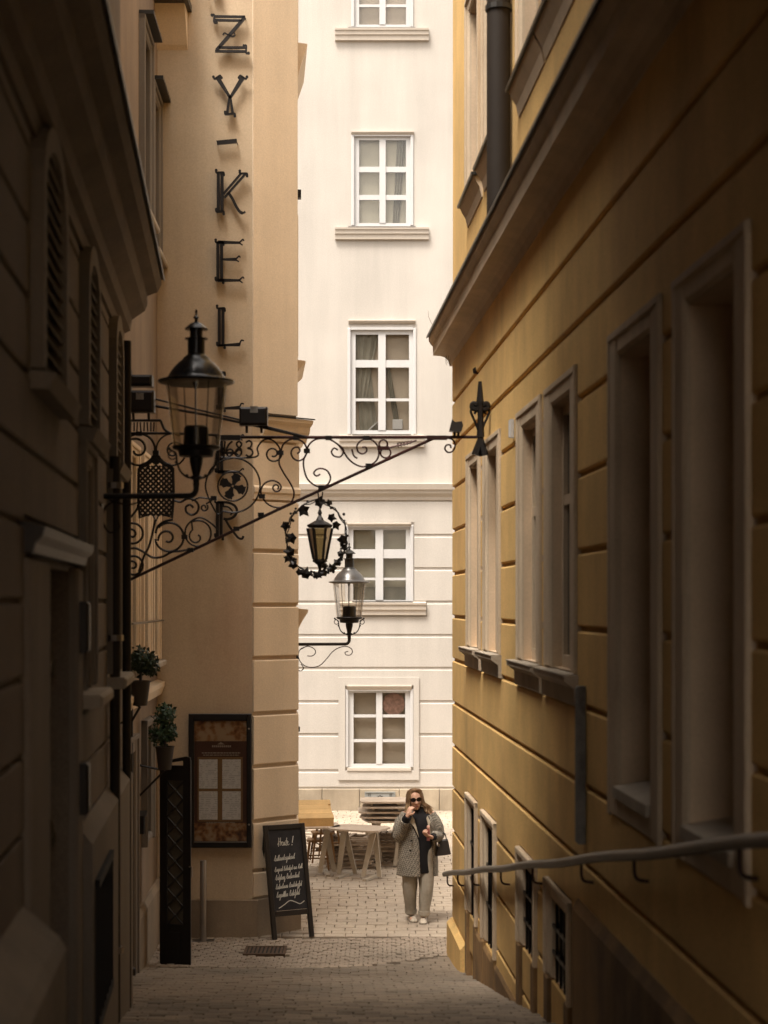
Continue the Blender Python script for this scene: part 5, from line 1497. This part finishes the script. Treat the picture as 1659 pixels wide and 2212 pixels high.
for k, (dx, dy, a, lab) in enumerate(((.0, .0, -4, "lowest loose tabletop of the stack behind the woman"), (-.04, .02, 2, "second loose tabletop from the bottom of the stack"), (.03, -.01, -3, "third loose tabletop from the bottom of the stack"), (-.01, .03, 1, "topmost loose tabletop of the stack behind the woman"))):
    fr = rframe(.02 + dx, 25.95 + dy, -4 + .727 + k * .075, R(a))
    m = MB(); board(m, fr, .74, .64, .035, .06); T = m.build("loose_tabletop", M['table_wood'], None, loc=fr(0, 0, 0)); tag(T, lab, "tabletop", "loose tabletops in a stack")
    m = MB()
    for s in (-1, 1): m.box(fr, s * .2 - .02, s * .2 + .02, -.25, .25, 0, .035)
    m.build("batten", M['table_leg'], T)
# pale wooden box
f0 = rframe(-1.03, 25.30, -4 + .726, R(9))
fr = lambda u, n, h: f0(u, n, h + (n + .25) * .42)
bx = thing("wooden_box", fr(0, 0, 0), "pale yellow wooden box lying on the table by the tan corner", "box")
m = MB(); m.box(fr, -.26, .26, -.25, .25, 0, .10); m.build("body", M['box_wood'], bx)
for k in range(4):
    m = MB(); m.box(fr, -.265 + .012 * (k % 2), .265 - .02 * (k % 3), -.25 + k * .126, -.25 + k * .126 + .122, .101, .120); m.build("lid_board", M['box_wood'], bx)
m = MB(); m.box(f0, -.2, .2, .12, .2, .0, .12); m.build("support_block", M['box_wood'], bx)
# nested stools
for k, lab in enumerate(("lowest brown wooden stool in the nested stack under the table", "middle brown wooden stool in the nested stack under the table", "topmost brown wooden stool in the nested stack under the table")):
    fr = rframe(-.99 + .07 * k, 25.75 + .02 * k, -4 + .11 * k, R(8 * k))
    S = thing("stool", fr(0, 0, 0), lab, "stool", "nested wooden stools")
    m = MB(); board(m, fr, .32, .32, .42, .45, .04); m.build("seat", M['stool_wood'], S)
    for sx in (-1, 1):
        for sy in (-1, 1):
            m = MB(); m.tube([fr(sx * .17, sy * .17, 0), fr(sx * .12, sy * .12, .42)], [.016, .024], 4); m.build("leg", M['stool_wood'], S)
    m = MB()
    for sx in (-1, 1): m.tube([fr(sx * .15, -.15, .16), fr(sx * .15, .15, .16)], .011, 5); m.tube([fr(-.15, sx * .15, .18), fr(.15, sx * .15, .18)], .011, 5)
    m.build("stretcher", M['stool_wood'], S)
# folded slatted chairs lying in two flat stacks
def folded_chair(cx, cy, z, a, tilt, label):
    f0 = rframe(cx, cy, z, a)
    fr = lambda u, n, h: f0(u, n, h + u * tilt)
    Cc = thing("folded_chair", f0(0, 0, 0), label, "folded chair", "folded chairs in flat stacks")
    m = MB()
    for s in (-1, 1):
        m.box(fr, -.40, .40, s * .21 - .012, s * .21 + .012, 0, .026); m.box(fr, -.36, .42, s * .17 - .012, s * .17 + .012, .027, .052)
    m.build("frame", M['chair_wood'], Cc)
    for k in range(5):
        m = MB(); u = -.34 + k * .09; m.box(fr, u, u + .06, -.2, .2, .053, .066); m.build("seat_slat", M['chair_wood'], Cc)
    for k in range(2):
        m = MB(); u = .24 + k * .09; m.box(fr, u, u + .06, -.2, .2, .0265, .04); m.build("back_slat", M['chair_wood'], Cc)
    return Cc
rr = random.Random(5)
for st_, (cx, cy, n_) in enumerate(((-.55, 25.95, 7), (.10, 26.25, 7))):
    for k in range(n_):
        side = "left" if st_ == 0 else "right"
        lab = "%s folded slatted chair of the %s flat stack behind the tables" % (("lowest", "second from the bottom", "third from the bottom", "middle", "third from the top", "second from the top", "topmost")[k], side)
        folded_chair(cx + rr.uniform(-.05, .05), cy + rr.uniform(-.06, .06), -3.995 + k * .07, R(rr.uniform(-14, 14)), rr.uniform(-.02, .02), lab)

# ---------------------------------------------------------------- the woman walking towards the camera
WX, WY = .425, 21.5
woman = thing("person", (WX, WY, -4), "person in houndstooth coat, black top and khaki trousers wearing sunglasses, hand raised to mouth", "person")
O = Vector((WX, WY, -4))
def P(x, y, z): return O + Vector((x, y, z))
M['skin'] = surf("skin", (.58, .34, .235), rough=.5, blotch=.1, bscale=12, streak=0, rnd=0, bump=.02, coord='obj', spec=.4)
M['hair'] = surf("brown_hair", (.22, .13, .07), rough=.45, blotch=.3, bscale=9, streak=0, rnd=0, bump=.1, coord='obj', stain=(.62, .44, .25), stain_amt=1.0, stain_scale=7.)
M['black_knit'] = surf("black_knit", (.010, .009, .010), rough=.9, blotch=.2, bscale=10, streak=0, rnd=0, bump=.2, bumpscale=200, coord='obj')
M['khaki'] = surf("khaki_denim", (.33, .295, .24), rough=.85, blotch=.22, bscale=5, streak=.15, rnd=0, bump=.25, bumpscale=16, coord='obj', stain=(.46, .40, .32), stain_amt=.6, stain_scale=6)
M['sneaker'] = plain("cream_sneaker", (.50, .43, .34), rough=.6)
M['rubber'] = plain("shoe_sole", (.30, .26, .21), rough=.7)
M['shades'] = plain("dark_sunglass", (.012, .007, .006), rough=.08)
M['shades_frame'] = plain("sunglass_frame", (.05, .02, .012), rough=.25)
M['lips'] = plain("lips", (.33, .10, .075), rough=.4)
def tweed():
    mt, N, Lk, b = newmat("houndstooth_tweed")
    tc = N.new("ShaderNodeTexCoord"); mp = N.new("ShaderNodeMapping"); mp.inputs["Rotation"].default_value = (.3, .4, .6)
    ck = N.new("ShaderNodeTexChecker"); ck.inputs["Scale"].default_value = 62
    nz = N.new("ShaderNodeTexNoise"); nz.inputs["Scale"].default_value = 95; nz.inputs["Detail"].default_value = 3
    n2 = N.new("ShaderNodeTexNoise"); n2.inputs["Scale"].default_value = 7
    ck.inputs["Color1"].default_value = (.36, .32, .26, 1); ck.inputs["Color2"].default_value = (.12, .105, .085, 1)
    m1 = N.new("ShaderNodeMixRGB"); m1.blend_type = 'MULTIPLY'; m1.inputs[0].default_value = .8
    r1 = ramp(N, [(.35, g(.55)), (.65, g(1.25))]); r2 = ramp(N, [(.3, g(.8)), (.7, g(1.12))])
    m2 = N.new("ShaderNodeMixRGB"); m2.blend_type = 'MULTIPLY'; m2.inputs[0].default_value = 1
    bpn = N.new("ShaderNodeBump"); bpn.inputs["Strength"].default_value = .4; bpn.inputs["Distance"].default_value = .01
    Lk.new(tc.outputs["Object"], mp.inputs[0]); Lk.new(mp.outputs[0], ck.inputs["Vector"]); Lk.new(tc.outputs["Object"], nz.inputs["Vector"]); Lk.new(tc.outputs["Object"], n2.inputs["Vector"])
    Lk.new(nz.outputs["Fac"], r1.inputs[0]); Lk.new(n2.outputs["Fac"], r2.inputs[0])
    Lk.new(ck.outputs["Color"], m1.inputs[1]); Lk.new(r1.outputs[0], m1.inputs[2]); Lk.new(m1.outputs[0], m2.inputs[1]); Lk.new(r2.outputs[0], m2.inputs[2])
    Lk.new(m2.outputs[0], b.inputs["Base Color"]); Lk.new(n2.outputs["Fac"], bpn.inputs["Height"]); Lk.new(bpn.outputs[0], b.inputs["Normal"])
    b.inputs["Roughness"].default_value = .9
    return mt
M['tweed'] = tweed()

HC = Vector((-.035, -.02, 1.525))                   # head centre
head_rot = Matrix.Rotation(R(7), 3, 'Z') @ Matrix.Rotation(R(6), 3, 'X') @ Matrix.Rotation(R(-5), 3, 'Y')
def H(x, y, z): return O + HC + head_rot @ Vector((x, y, z))
def hand_geo(m, wrist, d, palm_n, side, curls, spread=.12):
    """palm, four bent fingers of unequal length and a thumb leaving the side of the palm"""
    d = Vector(d).normalized(); pn = Vector(palm_n); pn = (pn - d * pn.dot(d)).normalized(); sd = d.cross(pn) * side
    w = Vector(wrist)
    m.capsule(w, w + d * .03, .024, .027)
    rot = Matrix((sd, pn, d)).transposed()
    m.ball(w + d * .055, (.041, .017, .05), 12, 8, rot)
    lens = (.040, .045, .042, .033)
    for k in range(4):
        base = w + d * .092 + sd * (.027 - .018 * k)
        dirv = (d + sd * spread * (1.5 - k)).normalized()
        p = base; c = 0
        for j, f in enumerate((1, .72, .55)):
            c += curls[k] * (1 if j else .6)
            v = (dirv * math.cos(c) + pn * math.sin(c))
            q = p + v * lens[k] * f
            m.capsule(p, q, .0095 - .0012 * j, .0085 - .0012 * j, 8); p = q
    tb_ = w + d * .03 + sd * .032
    t1 = tb_ + (d * .6 + sd * .55 + pn * .5).normalized() * .038; t2 = t1 + (d * .8 + pn * .55 - sd * .1).normalized() * .03
    m.capsule(tb_, t1, .014, .011, 8); m.capsule(t1, t2, .0105, .009, 8)
sh_r, el_r, wr_r = Vector((-.175, .0, 1.33)), Vector((-.235, -.07, 1.10)), Vector((-.135, -.215, 1.345))
sh_l, el_l, wr_l = Vector((.185, .01, 1.33)), Vector((.255, -.02, 1.09)), Vector((.165, -.235, 1.085))
m = MB()
m.ball(H(0, .012, .028), (.075, .094, .098), 20, 14, head_rot)
m.ball(H(0, -.022, -.045), (.058, .066, .078), 18, 12, head_rot)
m.ball(H(0, -.062, -.098), (.026, .024, .022), 12, 8, head_rot)
m.capsule(H(0, -.084, .018), H(0, -.104, -.022), .009, .0135, 10)
for s in (-1, 1):
    m.ball(H(s * .013, -.094, -.026), .010, 8, 6); m.ball(H(s * .038, -.068, -.025), (.024, .018, .02), 10, 7, head_rot)
    m.ball(H(s * .032, -.078, .034), (.028, .012, .009), 10, 6, head_rot)
    m.ball(H(s * .076, .01, -.01), (.01, .02, .03), 8, 6, head_rot)
m.ball(H(0, -.086, -.058), (.024, .012, .009), 10, 6, head_rot)
m.ball(H(0, -.083, -.069), (.020, .012, .008), 10, 6, head_rot)
m.capsule(O + Vector((-.015, .03, 1.32)), H(0, .02, -.08), .058, .05)
m.capsule(P(-.13, .02, 1.315), P(.13, .02, 1.315), .06, .06); m.capsule(P(0, .01, 1.22), P(0, .015, .98), .13, .115); m.capsule(P(-.05, .01, .90), P(.05, .01, .90), .125, .125)
for a, b, ra, rb in ((sh_r, el_r, .05, .04), (el_r, wr_r, .04, .026), (sh_l, el_l, .05, .04), (el_l, wr_l, .04, .026)): m.capsule(O + a, O + b, ra, rb)
hip_r, kn_r, an_r = Vector((-.095, .01, .88)), Vector((-.092, -.03, .48)), Vector((-.075, .05, .085))
hip_l, kn_l, an_l = Vector((.095, .01, .88)), Vector((.088, -.06, .47)), Vector((.065, -.07, .07))
for a, b, ra, rb in ((hip_r, kn_r, .085, .055), (kn_r, an_r, .052, .034), (hip_l, kn_l, .085, .055), (kn_l, an_l, .052, .034)): m.capsule(O + a, O + b, ra, rb)
for a in (an_r, an_l): m.capsule(O + a + Vector((0, .02, -.035)), O + a + Vector((-.01, -.10, -.045)), .026, .02)
hand_geo(m, O + wr_r, (.33, .12, .9), (.55, .72, -.1), -1, (.95, 1.05, 1.1, 1.15))
hand_geo(m, O + wr_l, (-.62, -.45, .32), (-.35, -.1, .95), 1, (1.0, 1.05, 1.05, 1.05))
bo = m.build("body_rough", M['skin'], None)
md = bo.modifiers.new("r", 'REMESH'); md.mode = 'VOXEL'; md.voxel_size = .0055
ms = bo.modifiers.new("s", 'SMOOTH'); ms.factor = .5; ms.iterations = 3
bpy.context.view_layer.update()
ev = bo.evaluated_get(bpy.context.evaluated_depsgraph_get())
me = bpy.data.meshes.new_from_object(ev)
me.transform(Matrix.Translation(-O))
me.polygons.foreach_set("use_smooth", [True] * len(me.polygons))
bpy.data.objects.remove(bo)
body = bpy.data.objects.new("body", me); COL.objects.link(body); body.parent = woman
if not me.materials: me.materials.append(M['skin'])

def ell(c, rx, ry, k=24, a0=0., a1=2 * math.pi, closed=True, wob=0., ph=0.):
    n_ = k if closed else k + 1
    out = []
    for i in range(n_):
        a = a0 + (a1 - a0) * i / k
        w_ = 1 + wob * math.sin(5 * a + ph) + wob * .6 * math.sin(9 * a + ph * 2.3)
        out.append(O + Vector((c[0] + rx * w_ * math.sin(a), c[1] - ry * w_ * math.cos(a), c[2])))
    return out
# black knit top with high neck
m = MB()
m.loft([ell((0.02, .0, z), rx, ry, 28, wob=.02, ph=z * 9) for z, rx, ry in ((.625, .195, .155), (.64, .20, .16), (.80, .19, .155), (.95, .18, .15), (1.10, .18, .155), (1.22, .19, .155), (1.30, .185, .12), (1.345, .14, .09), (1.365, .085, .078), (1.40, .072, .074), (1.425, .070, .074))], caps=False)
top = m.build("knit_top", M['black_knit'], woman, smooth=True)
# trousers
m = MB()
for hip, kn, an, s in ((hip_r, kn_r, an_r, -1), (hip_l, kn_l, an_l, 1)):
    rings = []
    for z, r1, r2 in ((.99, .105, .135), (.85, .108, .135), (.70, .102, .115), (.58, .098, .105), (.46, .092, .10), (.34, .082, .090), (.22, .072, .08), (.13, .066, .074), (.10, .064, .07), (.085, .058, .066)):
        if z > kn.z: t = (hip.z - z) / (hip.z - kn.z); c = hip + (kn - hip) * max(t, -.3)
        else: t = (kn.z - z) / (kn.z - an.z); c = kn + (an - kn) * t
        rings.append(ell((c.x + s * .012, c.y, z), r1, r2, 24, wob=.06 if z < .75 else .01, ph=z * 14 + s))
    m.loft(rings, caps=False)
m.build("trousers", M['khaki'], woman, smooth=True)
m = MB()
for an, s in ((an_r, -1), (an_l, 1)):
    m.loft([ell((an.x + s * .012, an.y, z), r1, r1 * 1.08, 20, wob=.02, ph=z * 20) for z, r1 in ((.15, .070), (.148, .077), (.10, .074), (.095, .066))], caps=False)
m.build("turn_ups", M['khaki'], woman, smooth=True)
# sneakers
for an, tw in ((an_r, .18), (an_l, -.05)):
    c, s = math.cos(tw), math.sin(tw)
    zf = an.z - .07 if an is an_l else 0.0
    def S_(x, y, z): return O + Vector((an.x + x * c - y * s, an.y + x * s + y * c, z))
    m = MB()
    rings = []
    for y, w_, h_ in ((.085, .02, .04), (.08, .034, .075), (.04, .041, .095), (0, .043, .09), (-.05, .045, .075), (-.10, .048, .058), (-.14, .044, .046), (-.165, .03, .035), (-.175, .012, .028)):
        rings.append([S_(w_ * math.cos(t), y, .02 + max(math.sin(t), -.15) * (h_ - .02)) for t in [2 * math.pi * k / 16 for k in range(16)]])
    m.loft(rings); sh = m.build("shoe", M['sneaker'], woman, smooth=True)
    m = MB()
    sole = [(.0, .09), (.035, .075), (.045, .0), (.05, -.10), (.04, -.155), (.0, -.182), (-.04, -.155), (-.05, -.10), (-.045, .0), (-.035, .075)]
    m.poly([S_(x, y, .002) for x, y in sole], (0, 0, .026)); m.build("sole", M['rubber'], sh)
# coat: open shell round the back and sides, with lapels and sleeves
m = MB(); rings = []
k = 30
for z, rx, ry, al, ar in ((.585, .262, .20, .12, .92), (.60, .262, .20, .12, .92), (.75, .252, .195, .10, .92), (.90, .245, .19, .08, .93), (1.02, .24, .185, .05, .93), (1.12, .238, .185, -.10, .85), (1.22, .235, .18, -.32, .70), (1.29, .225, .15, -.48, .66), (1.335, .185, .115, -.55, .70), (1.365, .115, .092, -.6, .85), (1.395, .10, .09, -.7, .95)):
    rings.append(ell((-.005, .015, z), rx, ry, k, ar, al + 2 * math.pi, closed=False, wob=.022, ph=z * 7))
m.loft(rings, closed=False, caps=False)
coat = m.build("coat", M['tweed'], woman, smooth=True)
sd_ = coat.modifiers.new("thick", 'SOLIDIFY'); sd_.thickness = .014
def sleeve(pts, rs, ph):
    m = MB(); rings = []
    pts = catmull([tuple(p) for p in pts], 5); n_ = len(pts)
    for i, p in enumerate(pts):
        t = i / (n_ - 1) * (len(rs) - 1); j = min(int(t), len(rs) - 2); r_ = rs[j] + (rs[j + 1] - rs[j]) * (t - j)
        rings.append((Vector(p), r_ * (1 + .05 * math.sin(i * 2.1 + ph))))
    m.tube([O + p for p, _ in rings], [r_ for _, r_ in rings], 16)
    return m.build("sleeve", M['tweed'], coat, smooth=True)
sleeve([sh_r + Vector((.03, .01, .0)), (sh_r + el_r) / 2 + Vector((-.02, .0, 0)), el_r + Vector((-.005, 0, -.02)), el_r * .5 + wr_r * .5 + Vector((0, 0, .0)), el_r * .25 + wr_r * .75], [.075, .078, .078, .066, .06], 0)
sleeve([sh_l + Vector((-.03, .01, .0)), (sh_l + el_l) / 2 + Vector((.015, .0, 0)), el_l + Vector((0, 0, -.01)), el_l * .5 + wr_l * .5, el_l * .25 + wr_l * .75], [.075, .077, .074, .064, .056], 1)
m = MB(); m.tube([O + el_r * .28 + wr_r * .72, O + el_r * .12 + wr_r * .88, O + wr_r], [.052, .050, .044], 14); m.tube([O + el_l * .28 + wr_l * .72, O + wr_l], [.048, .040], 14); m.build("knit_cuff", M['black_knit'], top, smooth=True)
M['lapel'] = surf("coat_lining_edge", (.42, .36, .27), rough=.8, blotch=.1, bscale=8, streak=0, rnd=0, bump=.1, coord='obj')
m = MB()
m.poly([P(-.075, -.135, 1.34), P(-.105, -.165, 1.26), P(-.055, -.185, 1.21), P(.005, -.192, 1.08), P(-.02, -.185, 1.18), P(-.05, -.16, 1.30)], (.004, -.012, 0))
m.poly([P(.115, -.115, 1.34), P(.155, -.14, 1.26), P(.125, -.165, 1.21), P(.165, -.165, 1.06), P(.15, -.165, 1.2), P(.10, -.14, 1.31)], (.0, -.012, 0)); m.build("lapel", M['lapel'], coat)
for x, z in ((-.085, 1.04), (-.10, .915)):
    m = MB(); m.lathe([(0, 0), (.014, 0), (.014, -.008), (0, -.010)], P(x, -.186, z), 10, axis='y'); m.build("button", M['shades'], coat)
# hair: cap and many loose strands
m = MB()
capr = []
for i in range(9):
    ph_ = math.pi * .5 * i / 8
    capr.append([H(.087 * math.cos(ph_) * math.sin(t) * 1.0, .018 + .106 * math.cos(ph_) * -math.cos(t) * (1 if math.cos(t) < 0 else .55), .035 + .103 * math.sin(ph_)) for t in [2 * math.pi * q / 22 for q in range(22)]])
m.loft(capr, caps=False)
rr = random.Random(3)
for i in range(330):
    t = rr.uniform(.62, 2 * math.pi - .62)                       # 0 = face
    s = math.sin(t); c_ = -math.cos(t)
    side = 1 if s > 0 else -1
    part = H(.012 + rr.uniform(-.01, .01), -.055 + .12 * rr.random(), .132)
    r0 = 1.0 + rr.uniform(-.02, .07)
    a = H(.085 * r0 * s, .018 + .10 * r0 * c_ * (1 if c_ > 0 else .62), .07 + rr.uniform(-.02, .04))
    ln = rr.uniform(.75, 1.12)
    blow = .045 * rr.random() if side > 0 else .012
    b = H(.100 * r0 * s + side * .012, .018 + .108 * r0 * c_ * (1 if c_ > 0 else .62), -.04)
    d1 = H(.112 * r0 * s + side * .02 + blow, .015 + .112 * r0 * c_ * (1 if c_ > 0 else .7) + rr.uniform(-.02, .02), -.115 * ln)
    e = H(.118 * r0 * s + side * (.026 + rr.uniform(-.02, .02)) + blow * 1.6, .01 + .112 * r0 * c_ * (1 if c_ > 0 else .75) + rr.uniform(-.03, .03), -.175 * ln)
    pts = catmull([tuple(p) for p in (part, a, b, d1, e)], 3)
    m.tube(pts, [.0068 - .004 * q / (len(pts) - 1) for q in range(len(pts))], 4)
hair = m.build("hair", M['hair'], woman, smooth=True)
# sunglasses
m = MB()
for s in (-1, 1):
    o_ = [(s * (.036 + .031 * math.cos(t) * (1 + .12 * math.sin(t))), .024 + .0245 * math.sin(t)) for t in [2 * math.pi * q / 16 for q in range(16)]]
    m.poly([H(x, -.098 + abs(x) * .18, z) for x, z in o_], head_rot @ Vector((0, -.006, 0)))
sg = m.build("sunglasses", M['shades'], woman)
m = MB()
m.tube([H(-.009, -.102, .03), H(.009, -.102, .03)], .004, 6)
for s in (-1, 1):
    m.tube([H(s * .068, -.088, .032), H(s * .080, .01, .02)], .004, 5)
    m.tube([H(s * (.036 + .032 * math.cos(t)), -.101 + abs(.036 + .032 * math.cos(t)) * .18, .024 + .0255 * math.sin(t)) for t in [2 * math.pi * q / 16 for q in range(16)]], .003, 5, closed=True)
m.build("glasses_frame", M['shades_frame'], sg)
m = MB(); m.ball(H(0, -.098, -.059), (.021, .006, .0055), 10, 6, head_rot); m.ball(H(0, -.096, -.068), (.018, .006, .006), 10, 6, head_rot); m.build("lips", M['lips'], woman, smooth=True)

# handbag on the forearm, pink drink bottle in the hand
M['leather'] = plain("dark_leather", (.022, .017, .016), rough=.35)
hb = thing("handbag", P(.29, -.02, .83), "dark leather handbag hanging from the person's bent arm", "handbag")
m = MB()
def bgp(x, y, z): return P(.315 + x, -.05 + y, .82 + z)
m.add([bgp(-.10, -.06, .01), bgp(.095, -.06, .035), bgp(.055, -.035, .225), bgp(-.06, -.035, .205), bgp(-.10, .06, .01), bgp(.095, .06, .035), bgp(.055, .035, .225), bgp(-.06, .035, .205)],
      [(0, 1, 2, 3), (4, 7, 6, 5), (0, 4, 5, 1), (1, 5, 6, 2), (2, 6, 7, 3), (3, 7, 4, 0)])
b_ = m.build("bag_body", M['leather'], hb); bv = b_.modifiers.new("b", 'BEVEL'); bv.width = .012; bv.segments = 2
for dy in (-.03, .03):
    m = MB(); m.tube(catmull([tuple(bgp(-.045, dy, .20)), tuple(bgp(-.05, dy * .6, .27)), tuple(bgp(-.02, 0, .31)), tuple(bgp(.02, dy * .6, .28)), tuple(bgp(.04, dy, .215))], 5), .007, 6); m.build("handle", M['leather'], hb, smooth=True)
m = MB(); m.ball(bgp(-.06, -.062, .15), (.016, .006, .02), 8, 6); m.build("charm", M['steel'], hb)
M['pink'] = plain("pink_bottle", (.52, .19, .13), rough=.25)
M['pink_dark'] = plain("bottle_label", (.30, .10, .085), rough=.4)
M['cap_light'] = plain("pale_cap", (.70, .42, .33), rough=.35)
bt = thing("drink_bottle", P(.115, -.285, 1.06), "small pink drink bottle held in the person's hand at chest height", "bottle")
m = MB(); c = P(.122, -.27, 0)
m.lathe([(.0, 1.05), (.020, 1.052), (.021, 1.16), (.020, 1.185), (.015, 1.20)], c, 16); m.build("bottle_body", M['pink_dark'], bt, smooth=True)
m = MB(); m.lathe([(.015, 1.199), (.018, 1.203), (.021, 1.222), (.016, 1.236), (.0, 1.240)], c, 14); m.build("cap", M['cap_light'], bt, smooth=True)
